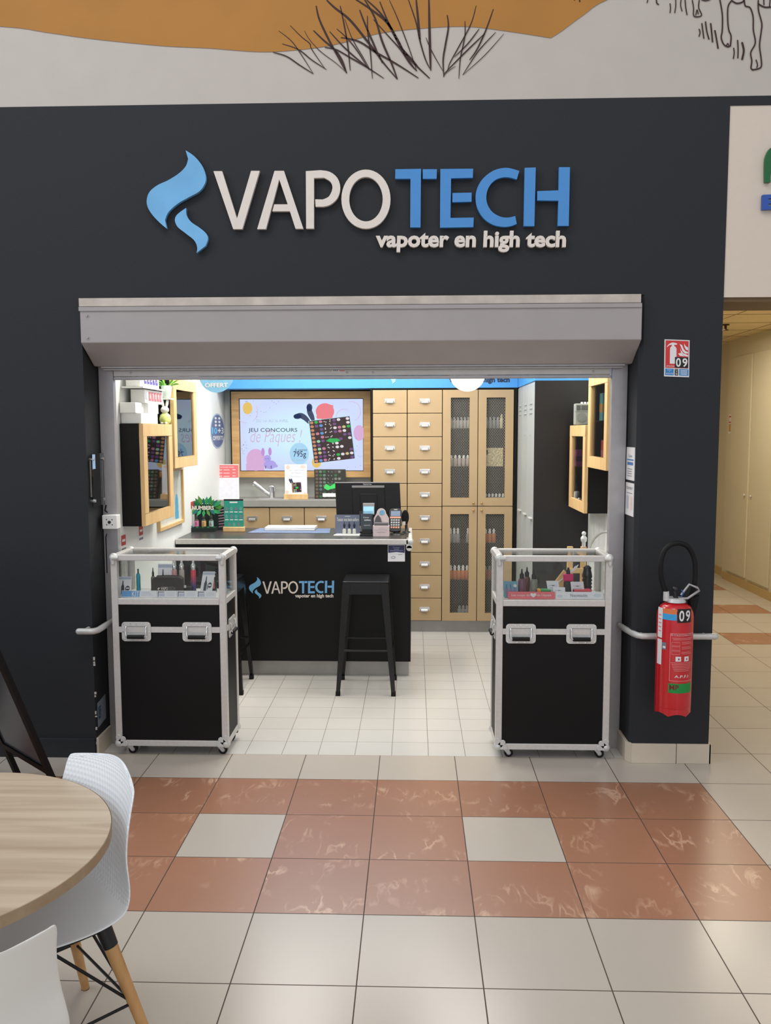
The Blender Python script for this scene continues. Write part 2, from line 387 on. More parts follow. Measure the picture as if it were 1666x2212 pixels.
# mural painted on the upper wall
yM = WF-.001
P2 = lambda x, y: PX(x, y, 1, yM)
P3 = lambda x, y: PX(x, y, 1, yM-.001)
hill = [(-700, 70), (-300, 45), (0, 57), (100, 70), (200, 84), (350, 99), (450, 104), (560, 112), (640, 108), (720, 97), (810, 74), (880, 64), (1000, 57), (1100, 68), (1190, 82)]
mb = MB(); mb.poly([P2(*p) for p in smooth_loop(hill, 4, False)]+[P2(*p) for p in smooth_loop([(1190, 82), (1215, 66), (1260, 33), (1320, -4), (1500, -60), (1700, -110)], 4, False)[1:]]+[P2(1700, -700), P2(-700, -700)])
mb.build('painted_hill', M_orange, wall_upper)
G = lambda u, v: P3(580+u*.3241, v*.3241)
grass = [([(30, 348), (120, 375), (210, 435), (300, 492)], 9), ([(68, 205), (150, 270), (210, 350), (300, 492)], 6), ([(92, 292), (200, 330), (290, 400), (388, 464)], 8), ([(145, 170), (220, 245), (275, 290), (290, 330), (380, 462)], 7),
 ([(240, 205), (275, 265), (350, 345), (450, 420), (522, 485)], 5), ([(300, 203), (370, 270), (440, 330), (490, 400), (522, 488)], 13), ([(318, 38), (340, 130), (400, 260), (460, 370), (522, 488)], 14), ([(375, 315), (450, 330), (540, 380), (660, 450), (770, 522)], 10),
 ([(478, 38), (500, 140), (530, 310), (545, 470)], 10), ([(408, 210), (500, 310), (600, 400), (690, 470)], 10), ([(388, 0), (440, 50), (540, 130), (640, 250), (740, 380), (760, 420)], 16), ([(455, 192), (530, 260), (600, 350), (670, 465)], 8), ([(483, 250), (600, 275), (720, 350), (860, 430), (1000, 520)], 13),
 ([(608, 65), (640, 150), (700, 290), (750, 395), (860, 528)], 13), ([(660, 105), (663, 220), (680, 350), (693, 523)], 9), ([(508, 125), (560, 260), (630, 380), (680, 470)], 6), ([(580, -5), (680, 60), (790, 150), (860, 270), (930, 380), (1075, 522)], 16), ([(640, -5), (710, 120), (760, 280), (820, 420), (860, 528)], 14), ([(655, 0), (740, 80), (820, 190), (880, 310), (960, 400), (1000, 450)], 14),
 ([(742, 10), (800, 150), (870, 280), (920, 380), (985, 470)], 12), ([(806, 0), (860, 120), (930, 300), (990, 475)], 7), ([(700, 130), (800, 240), (880, 330), (940, 420), (990, 475)], 9), ([(932, -5), (985, 150), (1010, 270), (1045, 390), (1075, 455)], 10), ([(985, -5), (1000, 150), (1012, 280)], 15), ([(1070, -5), (1074, 200), (1078, 350), (1082, 470)], 17), ([(1050, 250), (1075, 310), (1110, 380), (1165, 475)], 6),
 ([(1192, 100), (1200, 180), (1180, 300), (1165, 400), (1170, 512)], 12), ([(1385, 38), (1350, 160), (1270, 310), (1210, 420), (1195, 470)], 8), ([(1500, 60), (1450, 200), (1390, 330), (1340, 400)], 10), ([(1310, 140), (1310, 240), (1280, 390), (1270, 525)], 8), ([(1405, 192), (1330, 290), (1240, 380)], 8), ([(1440, 225), (1300, 360), (1170, 492)], 9), ([(1515, 215), (1400, 340), (1295, 500)], 7), ([(1570, 225), (1440, 370), (1295, 500)], 5), ([(1165, 512), (1190, 480), (1250, 440)], 5)]
mb = MB()
for pts, ww in grass: stroke(mb, pts, ww, G)
mb.build('painted_grass', M_brown, wall_upper)
A = lambda u, v: P3(1200+u*.2797, v*.2797)
mb = MB()
legs = [([(1270, -10), (1290, 110), (1290, 230), (1282, 290), (1300, 340), (1330, 360), (1350, 355)], 11), ([(1365, 0), (1335, 50), (1332, 150), (1340, 230), (1358, 280), (1352, 358)], 11), ([(1320, 355), (1332, 335), (1340, 352)], 8),
 ([(1365, 5), (1400, 25), (1440, 18), (1460, 0)], 12), ([(1460, 0), (1468, 45), (1505, 60), (1528, 130), (1530, 230), (1545, 330), (1510, 405), (1518, 470), (1512, 525), (1530, 540)], 11), ([(1568, 0), (1570, 80), (1595, 180), (1590, 250), (1578, 350), (1590, 450), (1592, 510), (1570, 530), (1520, 540)], 11), ([(1550, 460), (1562, 500), (1555, 525)], 9),
 ([(1570, 30), (1620, 55), (1700, 50)], 12), ([(1610, -10), (1612, 40)], 9), ([(1660, -10), (1655, 50)], 9), ([(1058, 0), (1068, 60), (1070, 122), (1110, 128), (1130, 112), (1108, 60), (1112, 0)], 9), ([(1085, 120), (1095, 75), (1105, 110)], 8), ([(1125, -5), (1160, 5), (1200, -5)], 9),
 ([(1110, 222), (1118, 250), (1110, 282)], 9), ([(1132, 178), (1140, 240), (1148, 298)], 10), ([(1160, 165), (1170, 240), (1188, 305)], 11), ([(1200, 178), (1208, 250), (1215, 326)], 12), ([(1232, 232), (1245, 300), (1258, 376)], 12),
 ([(1378, 368), (1382, 410), (1375, 455)], 9), ([(1408, 308), (1412, 380), (1410, 450)], 10), ([(1442, 325), (1456, 390), (1442, 462)], 15), ([(886, 25), (890, 60), (886, 100)], 8), ([(930, -10), (930, 50), (922, 100)], 8), ([(972, -5), (968, 40), (980, 88)], 8), ([(1002, -5), (1008, 60), (1018, 116)], 9), ([(715, -5), (708, 22)], 8), ([(780, -5), (785, 25), (800, 35)], 10), ([(185, -10), (190, 16)], 10), ([(140, -10), (150, 3)], 7)]
for pts, ww in legs: stroke(mb, pts, ww, A, taper=False)
mb.build('painted_animal_legs', M_brown, wall_upper)

# side panel with a cut-off sign, corridor beyond
pn = MB(); pn.box(1.545, 7, WF+.004, 4.75, 2.40, 3.318)
panel = struct(pn.build('wall_side_panel', mat('warm_white_panel', (216, 202, 186), .7, var=.01)))
sof = MB(); sof.box(1.545, 7, WF+.02, 4.75, 2.38, 2.40)
struct(sof.build('trim_1', mat('brown_soffit', (112, 88, 56), .6)))
sg = thing('side_sign', 'green and blue letter sign on the white panel above the corridor', 'sign', PX(1650, 400, 1, WF))
mb = MB(); S = lambda x, y: PX(x, y, 1, WF)
arch = smooth_loop([(1650, 396), (1650, 360), (1652, 340), (1662, 322), (1682, 318), (1700, 330), (1706, 350), (1708, 396)], 5, False)
inn = smooth_loop([(1662, 396), (1663, 376), (1680, 370), (1694, 376), (1696, 396)], 4, False)
mb.prism([S(*p) for p in arch]+[S(*p) for p in inn[::-1]], (0, -.02, 0))
mb.build('green_letter', mat('green_sign_letter', (8, 98, 48), .4), sg)
mb = MB(); e = [(1645, 423), (1675, 422), (1675, 430), (1657, 431), (1657, 435), (1672, 435), (1672, 441), (1657, 442), (1657, 447), (1676, 446), (1676, 454), (1644, 455)]
mb.prism([S(*p) for p in e], (0, -.02, 0)); mb.build('blue_letter', mat('blue_sign_letter', (40, 84, 168), .4), sg)

cw = MB(); cw.box(3.65, 3.8, 4.75, 10.15, 0, 2.9); cw.box(3.70, 3.8, 10.15, 12.2, 0, 2.9)
corr = struct(cw.build('wall_corridor', M_beige))
cw = MB(); cw.box(1.545, 3.8, 12.0, 12.1, 0, 2.9); struct(cw.build('wall_corridor_end', M_beige))
cw = MB(); cw.box(1.495, 1.545, 4.66, 12.0, 0, 2.9); struct(cw.build('wall_corridor_left', M_beige))
mc = mat('corridor_ceiling', (222, 200, 150), .7, var=.04, scale=3)
cw = MB(); cw.box(1.2, 3.8, 4.75, 12.1, 2.76, 2.85); struct(cw.build('ceiling', mc))
cw = MB()
for k in range(12): cw.box(1.545, 3.65, 4.8+.6*k, 4.806+.6*k, 2.757, 2.76)
for k in range(4): cw.box(1.65+.6*k, 1.656+.6*k, 4.8, 12, 2.757, 2.76)
struct(cw.build('trim_2', mat('ceiling_tile_joint', (150, 128, 88), .7)))
cw = MB(); cw.box(3.635, 3.65, 4.75, 10.10, 0, .09); cw.box(3.685, 3.70, 10.15, 12, 0, .10); cw.box(1.545, 3.7, 11.985, 12, 0, .10)
struct(cw.build('baseboard_corridor', mat('corridor_skirting', (186, 158, 106), .5)))
for i, (ya, yb) in enumerate([(9.42, 9.98), (8.80, 9.36), (8.18, 8.74), (7.56, 8.12)]):
    d = MB(); d.box(3.632, 3.65, ya, yb, .12, 2.56)
    o = struct(d.build('door_%d' % (i+1), M_beige, bevel=.004))
    h = MB(); yy = yb-.06 if i % 2 else ya+.06
    h.ball((3.622, yy, 1.03), .014); h.build('knob', M_zinc, o)
s = Sheet((3.648, 10.09, 1.70), (3.648, 9.99, 1.70), (3.648, 10.09, 1.92))
mb = MB(); s.slab(mb, .004, 0); s.rect(mb, .1, .55, .9, .92, 1); s.rect(mb, .1, .1, .9, .5, 2); s.rect(mb, .2, .62, .8, .84, 3, .001)
tag(mb.build('corridor_notice', [M_whp, M_redp, mat('tan_print', (196, 150, 90)), M_whp]), 'small red and tan notice on the beige corridor wall', 'sign')
mb = MB(); c = PX(1568, 701, 2, 2.757); mb.cyl(c, c-Vector((0, 0, .05)), .012); mb.cyl(c-Vector((0, 0, .05)), c-Vector((0, 0, .056)), .03); mb.cyl(c, c-Vector((0, 0, .008)), .035)
tag(mb.build('sprinkler', mat('dark_brass', (70, 50, 30), .4, .5)), 'small dark sprinkler head hanging from the corridor ceiling', 'sprinkler')

# skirtings
b = MB(); b.box(-6, -1.705, WF-.014, WF, 0, .105); struct(b.build('baseboard_left', M_navy, bevel=.003))
b = MB(); b.box(-1.70, -1.688, WF+.0, 4.60, 0, .105); struct(b.build('baseboard_left_reveal', M_base, bevel=.002))
b = MB(); b.box(1.143, 1.375, WF-.012, WF, 0, .105); b.box(1.378, 1.556, WF-.012, WF, 0, .105); b.box(1.545, 1.557, WF-.012, 4.66, 0, .105)
b.prism([(1.118, 4.425, 0), (1.141, WF-.012, 0), (1.15, WF, 0), (1.135, 4.43, 0)], (0, 0, .105)); b.box(1.118, 1.135, 4.426, 4.60, 0, .105)
struct(b.build('baseboard_right', M_base, bevel=.002))
mb = MB(); s = Sheet((-1.699, WF+.0, 0), (-1.699, WF+.2, 0), (-1.699, WF, 1))
random.seed(3)
for zz in (.07, .15, .22, .235, .33, .345, .50, .515, .53): mb.box(-1.7015, -1.695+random.random()*.004, WF-.0012, WF+.004, zz, zz+.006+random.random()*.014)
mb.build('paint_chip', M_white, bpy.data.objects['wall_front_left'])

# shop shell
SW, SE, SB, SCZ = -1.68, 1.28, 7.62, 2.76
b = MB(); b.box(SW-.06, SW, 4.66, SB, 0, SCZ); struct(b.build('wall_left', M_shopwall))
b = MB(); b.box(SE, SE+.06, 4.66, SB, 0, SCZ)
for k in range(9): b.box(SE-.004, SE, 4.78+.16*k, 4.93+.16*k, .1, SCZ)
struct(b.build('wall_right', M_shopwall))
b = MB(); b.box(SW-.06, SE+.06, SB, SB+.06, 0, SCZ); struct(b.build('wall_back', mat('shop_grey_wall', (204, 206, 200), .6, var=.01)))
b = MB(); b.box(SW-.06, SE+.06, 4.55, SB+.06, SCZ, SCZ+.06); struct(b.build('ceiling_shop', M_shopwall))
b = MB(); b.box(-1.70, 1.135, 4.67, 4.70, 2.12, SCZ); b.box(1.135, SE, 4.66, 4.67, 0, SCZ)
struct(b.build('wall_front_inner', M_shopwall))
# blue band above cabinets
b = MB(); b.box(SW, .878, 7.30, SB, 2.100, 2.50); b.box(.878, SE, 6.30, SB, 2.100, 2.50)
band = struct(b.build('trim_3', M_blue, bevel=.002))
# ------------------------------------------------------------------ roller shutter
sh = thing('roller_shutter', 'grey metal roller shutter rolled up over the shop opening', 'shutter', (-.28, 4.5, 2.1))
b = MB(); b.box(-1.697, 1.128, 4.365, 4.40, 2.372, 2.413); b.build('plaster_strip', mat('worn_cream_strip', (196, 186, 174), .7, var=.16, scale=9), sh)
b = MB(); yz = [(4.36, 2.365), (4.36, 2.19), (4.53, 2.085), (4.60, 2.085), (4.60, 2.365)]
b.prism([(-1.692, y, z) for y, z in yz], (2.826, 0, 0)); b.build('housing', M_alubox, sh, bevel=.004)
b = MB(); b.box(-1.695, 1.13, 4.354, 4.362, 2.348, 2.368)
for z in (2.215, 2.325):
    b.cyl((-1.655, 4.352, z), (-1.655, 4.36, z), .005)
b.build('top_flange', M_alubox, sh)
b = MB(); b.box(-1.66, 1.10, 4.535, 4.595, 2.074, 2.0849); b.box(-1.655, 1.095, 4.55, 4.595, 2.064, 2.074)
b.build('lower_lip', M_alug, sh, bevel=.003)
b = MB(); b.box(-1.615, 1.04, 4.600, 4.635, PX(800, 811, 1, 4.60).z, 2.09); b.build('bottom_slat', mat('light_grey_slat', (200, 198, 192), .45, .2, scale=12), sh, bevel=.003)
b = MB(); b.box(-1.615, 1.04, 4.597, 4.640, PX(800, 818, 1, 4.60).z, PX(800, 812, 1, 4.60).z); b.build('bottom_bar', M_alug, sh, bevel=.002)
b = MB()
for x, y in ((283, 790), (283, 806), (750, 790), (750, 805), (806, 790), (806, 805), (1282, 786), (1282, 803)):
    b = MB(); b.ball(PX(x, y, 1, 4.599), .006); b.build('rivet', M_zinc, sh)
b = MB(); s = px_sheet(717, 789, 747, 804, 1, 4.5985); s.slab(b, .001, 0)
for k in range(3): s.rect(b, .12+.12*k, .15, .18+.12*k, .85, 1, .0005); s.rect(b, .55, .15+.27*k, .95, .25+.27*k, 2, .0005)
b.build('sticker', [M_whp, M_greyp, mat('coral_print', (226, 96, 74))], sh)
b = MB(); c = PX(779, 793, 1, 4.600); b.cyl(c, c-Vector((0, .008, 0)), .014); b.cyl(c-Vector((0, .008, 0)), c-Vector((0, .010, 0)), .007, mi=1)
b.build('lock', [M_zinc, M_dark], sh)
for x0, x1, e in ((-1.697, -1.617, -1), (1.047, 1.130, 1)):
    b = MB(); b.box(x0, x1, 4.60, 4.64, .0, 2.12)
    o = b.build('guide_rail', M_alug, sh, bevel=.003)
# ------------------------------------------------------------------ main sign
sign = thing('shop_sign', 'raised white and blue VAPOTECH lettering with a blue flame on the navy header', 'sign', PX(775, 440, 1, WF))
L1 = lambda u, v: (300+u*.3361, 300+v*.3361)
L2 = lambda u, v: (800+u*.2701, 340+v*.2701)
flame1 = smooth_loop([(310, 85), (365, 122), (412, 178), (437, 240), (436, 290), (400, 345), (330, 385), (260, 425), (200, 480), (178, 530)], 4, False)+smooth_loop([(190, 585), (150, 552), (100, 500), (68, 448), (62, 400), (80, 350), (130, 308), (200, 275), (270, 230), (312, 185), (326, 140)], 4, False)
flame2 = smooth_loop([(313, 453), (316, 500), (345, 542), (400, 580), (440, 615), (453, 650), (438, 695)], 4, False)+smooth_loop([(380, 740), (384, 705), (365, 660), (310, 615), (260, 575), (242, 535), (250, 503), (280, 475)], 4, False)
V_ = [(488, 218), (543, 218), (638, 522), (728, 216), (783, 216), (672, 588), (614, 588)]
A_ = [(767, 588), (878, 216), (938, 216), (1062, 586), (1012, 586), (976, 474), (864, 474), (876, 430), (962, 430), (908, 270), (823, 588)]
P_ = [(1078, 218)]+smooth_loop([(1170, 212), (1230, 222), (1280, 262), (1298, 325), (1280, 390), (1235, 432), (1190, 445)], 3, False)+[(1140, 445), (1138, 398)]+smooth_loop([(1185, 399), (1225, 380), (1248, 328), (1235, 285), (1195, 260)], 3, False)+[(1130, 262), (1130, 585), (1080, 585)]
T_ = [(202, 108), (406, 105), (402, 570), (320, 570), (322, 184), (200, 184)]; T2 = [(420, 108), (532, 108), (530, 184), (420, 184)]
E_ = [(560, 106), (820, 104), (818, 176), (645, 180), (640, 495), (825, 492), (822, 568), (557, 572)]; E2 = [(656, 297), (808, 294), (808, 366), (655, 370)]
C_ = smooth_loop([(1187, 122), (1120, 102), (1060, 98), (980, 120), (900, 180), (852, 260), (840, 340), (855, 420), (905, 500), (980, 550), (1060, 566), (1120, 560), (1167, 542)], 3, False)+smooth_loop([(1155, 480), (1100, 492), (1040, 486), (975, 450), (935, 390), (925, 320), (945, 250), (990, 198), (1050, 174), (1110, 174), (1167, 190)], 3, False)
H_ = [(1230, 97), (1318, 94), (1307, 560), (1222, 560)]; H2 = [(1503, 92), (1590, 92), (1580, 558), (1493, 558), (1498, 358), (1330, 356), (1330, 282), (1500, 276)]
LET = [('letter_v', [(V_, L1)], 0), ('letter_a', [(A_, L1)], 0), ('letter_p', [(P_, L1)], 0), ('letter_o', 'O', 0),
       ('letter_t', [(T_, L2), (T2, L2)], 1), ('letter_e', [(E_, L2), (E2, L2)], 1), ('letter_c', [(C_, L2)], 1), ('letter_h', [(H_, L2), (H2, L2)], 1)]
def ring(mb, fn, cx, cy, ro, ri, vec, n=40):
    vec = Vector(vec)
    o = [fn(cx+ro[0]*math.cos(2*PI*i/n), cy+ro[1]*math.sin(2*PI*i/n)) for i in range(n)]
    q = [fn(cx+ri[0]*math.cos(2*PI*i/n), cy+ri[1]*math.sin(2*PI*i/n)) for i in range(n)]
    v = o+q+[p+vec for p in o]+[p+vec for p in q]; f = []
    for i in range(n):
        j = (i+1) % n; f += [(i, j, n+j, n+i), (2*n+i, 3*n+i, 3*n+j, 2*n+j), (i, 2*n+i, 2*n+j, j), (n+i, n+j, 3*n+j, 3*n+i)]
    mb.add(v, f, 0)
def logo(root, warp, plane, th, mw, mbl, mfl, gap=0, names=True):
    W = lambda p: PX(*warp(*p), 1, plane)
    off = Vector((0, -gap, 0)); vec = (0, -th, 0)
    for fl_ in (flame1, flame2):
        m = MB(); m.prism([W(L1(*p))+off for p in fl_], vec); m.build('flame_emblem', mfl, root)
    for nm, sh_, c in LET:
        m = MB()
        if sh_ == 'O': ring(m, lambda x, y: W(L1(x, y))+off, 1462, 397, (157, 189), (107, 142), vec)
        else:
            for pts, ff in sh_: m.prism([W(ff(*p))+off for p in pts], vec)
        m.build(nm, mbl if c else mw, root)
    m = MB(); vs, fs = text_polys('vapoter en high tech', .035)
    vs2 = [W((811+409*x+2*y, 547-46*y)) + off for x, y in vs]
    m.add([v+Vector(vec) for v in vs2], fs, 0)
    # sides of the small letters
    from collections import Counter
    ec = Counter(tuple(sorted((f[i], f[(i+1) % len(f)]))) for f in fs for i in range(len(f)))
    for (a, bb), k in ec.items():
        if k == 1: m.add([vs2[a], vs2[bb], vs2[bb]+Vector(vec), vs2[a]+Vector(vec)], [(0, 1, 2, 3)], 0)
    m.build('tagline', mw, root)
logo(band, lambda x, y: (813+(x-320)*.320, 829+(y-547)*.320), 7.299, .002, M_skytxt, M_skytxt, mat('pale_flame', (150, 214, 240)))
logo(sign, lambda x, y: (x, y), WF, .022, M_letw, M_letb, M_flame, gap=.006)

# ------------------------------------------------------------------ wall details outside
# bumper rails
rl = thing('bumper_rail', 'galvanised pipe rail wrapping the pillar at the right behind the red extinguisher', 'rail', (1.3, 4.33, .69))
m = MB(); m.tube([(1.115, 4.585, .690), (1.125, 4.50, .690), (1.140, 4.41, .689), (1.155, 4.372, .688), (1.175, 4.360, .687), (1.2, 4.358, .687), (1.545, 4.358, .687)], .0165, 14)
m.ball((1.545, 4.358, .687), .0165); m.build('pipe', M_zinc, rl)
for x in (1.18, 1.50): m = MB(); m.cyl((x, 4.36, .687), (x, 4.40, .687), .01); m.build('bracket', M_zinc, rl)
rl = thing('bumper_rail', 'galvanised pipe rail bending into the left side of the opening', 'rail', (-1.7, 4.33, .71))
m = MB(); m.ball((-1.745, 4.33, .703), .0165); m.tube([(-1.745, 4.33, .703), (-1.69, 4.33, .703), (-1.67, 4.335, .703), (-1.655, 4.36, .703), (-1.655, 4.59, .703)], .0165, 14); m.build('pipe', M_zinc, rl)
m = MB(); m.cyl((-1.72, 4.33, .703), (-1.72, 4.40, .703), .01); m.build('bracket', M_zinc, rl)
# fire sign
fs_ = thing('fire_extinguisher_sign', 'red and blue fire extinguisher sign numbered 09 on the navy pillar', 'sign', PX(1464, 773, 1, WF))
s = Sheet(PX(1435, 813, 1, WF-.002), PX(1489, 815, 1, WF-.002), PX(1436, 733, 1, WF-.002))
m = MB(); s.slab(m, .002, 0); m.build('plate', M_whp, fs_, bevel=.0004)
m = MB(); s.rect(m, .04, .235, .96, .975, 0); s.rect(m, .04, .035, .38, .215, 1); s.rect(m, .42, .035, .56, .215, 3); s.rect(m, .60, .035, .97, .215, 1)
s.shape(m, [(.22, .35), (.44, .35), (.48, .35), (.48, .72)]+[(.48, .76), (.44, .81), (.39, .83), (.39, .86), (.50, .87), (.50, .90), (.38, .92), (.30, .92), (.18, .88), (.08, .80), (.11, .80), (.2, .85), (.29, .86), (.29, .83), (.23, .78), (.22, .72)], 2)
for q in ([(.60, .89), (.70, .86), (.76, .76), (.84, .70), (.94, .68), (.94, .64), (.82, .64), (.72, .70), (.66, .80)], [(.78, .91), (.84, .84), (.94, .80), (.94, .72), (.86, .74), (.79, .82)], [(.62, .79), (.66, .72), (.76, .64), (.94, .60), (.94, .55), (.80, .57), (.66, .66)], [(.54, .63), (.66, .65), (.80, .56), (.62, .57)]): s.shape(m, q, 2, .001)
s.rect(m, .42, .245, .95, .535, 3, .0012)
s.text(m, '0', .46, .27, .66, .51, 2, .0018, .02); s.text(m, '9', .72, .27, .92, .51, 2, .0018, .02)
s.text(m, 'EXTINCTEUR', .09, .262, .41, .302, 2, .0015); s.text(m, 'EAU', .13, .165, .29, .195, 2, .0012); s.text(m, '+', .19, .125, .23, .15, 2, .0012); s.text(m, 'ADDITIF', .07, .06, .36, .10, 2, .0012)
s.text(m, 'A', .46, .12, .53, .165, 2, .0015); s.text(m, 'B', .46, .055, .53, .10, 2, .0015); s.text(m, 'FEUX', .44, .175, .55, .2, 2, .0015)
for k in range(4): s.rect(m, .65, .06+.037*k, .92, .075+.037*k, 2, .0012)
m.build('print', [M_redp, M_bluep, M_whp, M_bkp], fs_)
# extinguisher
ex = thing('fire_extinguisher', 'red fire extinguisher with black hose hanging on the navy pillar', 'fire extinguisher', (1.302, 4.27, .32))
X, Y, R0 = 1.302, 4.236, .088
m = MB(); m.lathe([(.0, 0), (.07, .0), (.086, .012), (.088, .03), (.088, .475), (.085, .50), (.072, .527), (.045, .545), (.02, .55)], (X, Y, .345), 40); m.build('cylinder', M_red, ex)
m = MB(); n = 48
prof = [(X+.0870*math.cos(2*PI*i/n), Y+.0870*math.sin(2*PI*i/n)) for i in range(n)]
for i in range(n):
    a, bb = prof[i], prof[(i+1) % n]; za = .330+.013*abs(math.sin(i*PI/n*6)); zb = .330+.013*abs(math.sin((i+1)*PI/n*6))
    m.add([(a[0], a[1], za), (bb[0], bb[1], zb), (bb[0], bb[1], .375), (a[0], a[1], .375)], [(0, 1, 2, 3)], 0, True)
m.lathe([(.02, .36), (.085, .362), (.085, .37)], (X, Y, 0), 40)
m.build('base_skirt', M_red, ex)
def curved(m, a0, a1, z0, z1, mi, r=.0892, n=8):
    "label patch on the cylinder, angles in degrees from facing the hall"
    vs = []
    for i in range(n+1):
        a = math.radians(a0+(a1-a0)*i/n); vs += [(X+r*math.sin(a), Y-r*math.cos(a), z0), (X+r*math.sin(a), Y-r*math.cos(a), z1)]
    m.add(vs, [(2*i, 2*i+2, 2*i+3, 2*i+1) for i in range(n)], mi, True)
def curved_text(m, body, a0, a1, z0, z1, mi, r=.0902, bold=0):
    vs, fs = text_polys(body, bold)
    m.add([(X+r*math.sin(math.radians(a0+(a1-a0)*x)), Y-r*math.cos(math.radians(a0+(a1-a0)*x)), z0+(z1-z0)*y) for x, y in vs], fs, mi)
m = MB()
curved(m, -80, -58, .72, .87, 0); curved(m, -80, -58, .585, .712, 0)
curved(m, -58, -12, .845, .87, 1); curved(m, -58, -12, .815, .845, 2)
curved(m, -10, 38, .805, .873, 3, .0895); curved_text(m, '0', -5, 11, .812, .866, 0, bold=.02); curved_text(m, '9', 16, 33, .812, .866, 0, bold=.02)
for a0, a1, z0, z1 in ((-30, 55, .748, .751), (-30, 55, .512, .515), (-30, -28, .515, .75), (53, 55, .515, .75)): curved(m, a0, a1, z0, z1, 5)
curved(m, -27, 52, .738, .750, 5)
curved_text(m, 'EXTINCTEUR', -22, 47, .741, .748, 6, .0905)
for k, (a0, a1) in enumerate(((-24, 48), (-20, 45))): curved(m, a0, a1, .726-.007*k, .729-.007*k, 5)
for r_ in range(3):
    curved(m, -25, 1, .645+.022*r_, .647+.022*r_, 5); curved(m, -25, 1, .662+.022*r_, .664+.022*r_, 5)
    for k in range(3): curved(m, 6, 48-6*k, .648+.025*r_+.005*k, .650+.025*r_+.005*k, 5)
curved(m, -25, -24, .645, .708, 5); curved(m, 0, 1, .645, .708, 5)
curved(m, -12, 5, .612, .636, 0); curved(m, 16, 33, .612, .636, 0); curved(m, -4, 0, .618, .628, 6); curved(m, 23, 27, .618, .628, 6)
for k in range(6): curved(m, -26+2*k, 50-3*k, .603-.008*k, .606-.008*k, 5)
curved_text(m, 'A.P.F.I', -14, 32, .53, .543, 0, bold=.01)
curved(m, -32, 50, .452, .50, 4); curved_text(m, 'MP', -28, 0, .468, .494, 6, bold=.01)
curved(m, -58, -42, .665, .70, 7); curved(m, -54, -44, .672, .682, 0, .0896)
for k in range(5): curved(m, -76, -62, .75+.02*k, .757+.02*k, 5)
m.flat = True
m.build('label', [M_whp, mat('orange_print', (222, 120, 70)), mat('cyan_print', (58, 160, 220)), M_bkp, M_green, mat('faded_pink_print', (226, 130, 130)), mat('deep_red_print', (120, 16, 26)), M_greyp], ex)
m = MB(); m.cyl((X, Y, .893), (X, Y, .912), .05, .044, 24, 0); m.cyl((X-.048, Y-.01, .90), (X-.050, Y-.01, .945), .016, .014, 14, 0)
m.tube([(X+.01, Y-.02, .91), (X+.05, Y-.03, .915), (X+.105, Y-.03, .955), (X+.095, Y-.03, .968), (X+.055, Y-.03, .985), (X+.02, Y-.02, .93)], .006, 8, 1)
m.build('valve_head', [M_zinc, M_alug], ex)
m = MB(); m.tube([(X+.0, Y, .91), (X-.005, Y, .945), (X+.002, Y, .955)], .012, 8); m.ball((X-.002, Y, .955), .017); m.build('release_knob', M_dark, ex)
m = MB(); m.tube([(X+.02, Y-.02, .92), (X+.028, Y-.03, .94), (X+.022, Y-.02, .955)], .003, 6); m.build('seal_tie', mat('blue_tie', (30, 90, 170)), ex)
m = MB(); hp = [(-.049, .935), (-.062, .97), (-.075, 1.02), (-.078, 1.08), (-.065, 1.14), (-.035, 1.175), (.01, 1.185), (.055, 1.165), (.085, 1.11), (.094, 1.04), (.090, .97), (.080, .90), (.09, .86)]
m.tube([(X+x, Y+(.0 if i < 40 else .004*(i-39)), z) for i, (x, z) in enumerate(smooth_loop(hp, 4, False))], .0125, 12); m.build('hose', M_rubber, ex)
m = MB(); m.hexa([(X+.075, Y+.02, .80), (X+.10, Y+.02, .80), (X+.10, Y+.05, .80), (X+.075, Y+.05, .80)], [(X+.075, Y+.02, .90), (X+.125, Y+.02, .92), (X+.125, Y+.05, .92), (X+.075, Y+.05, .90)]); m.build('nozzle', M_rubber, ex)
m = MB(); m.box(X-.03, X+.03, Y+.087, WF-.0005, .74, .86); m.build('wall_bracket', M_dark, ex)
# socket box on left guide rail
sk = thing('key_switch_box', 'white square switch box mounted on the left shutter rail', 'switch', PX(240, 1128, 1, 4.58))
m = MB(); a = PX(221, 1143, 1, 4.54); c = PX(252, 1113, 1, 4.54); m.box(a.x, c.x, 4.54, 4.60, a.z, c.z); m.build('housing', M_plastic, sk, bevel=.004)
m = MB(); cc = (a+c)/2
m.cyl((cc.x, 4.541, cc.z), (cc.x, 4.535, cc.z), .008)
for dx in (-1, 1):
    for dz in (-1, 1): m.cyl((cc.x+dx*.015, 4.541, cc.z+dz*.014), (cc.x+dx*.015, 4.538, cc.z+dz*.014), .003)
m.build('keyhole', M_dark, sk)
m = MB(); m.tube([(a.x+.02, 4.61, c.z), (a.x-.002, 4.595, c.z+.02), (a.x+.004, 4.60, c.z+.05)], .004, 8); m.tube([(a.x+.01, 4.61, a.z), (a.x-.003, 4.598, a.z-.05), (a.x-.004, 4.60, a.z-.25)], .003, 8); m.build('cable', M_rubber, sk)
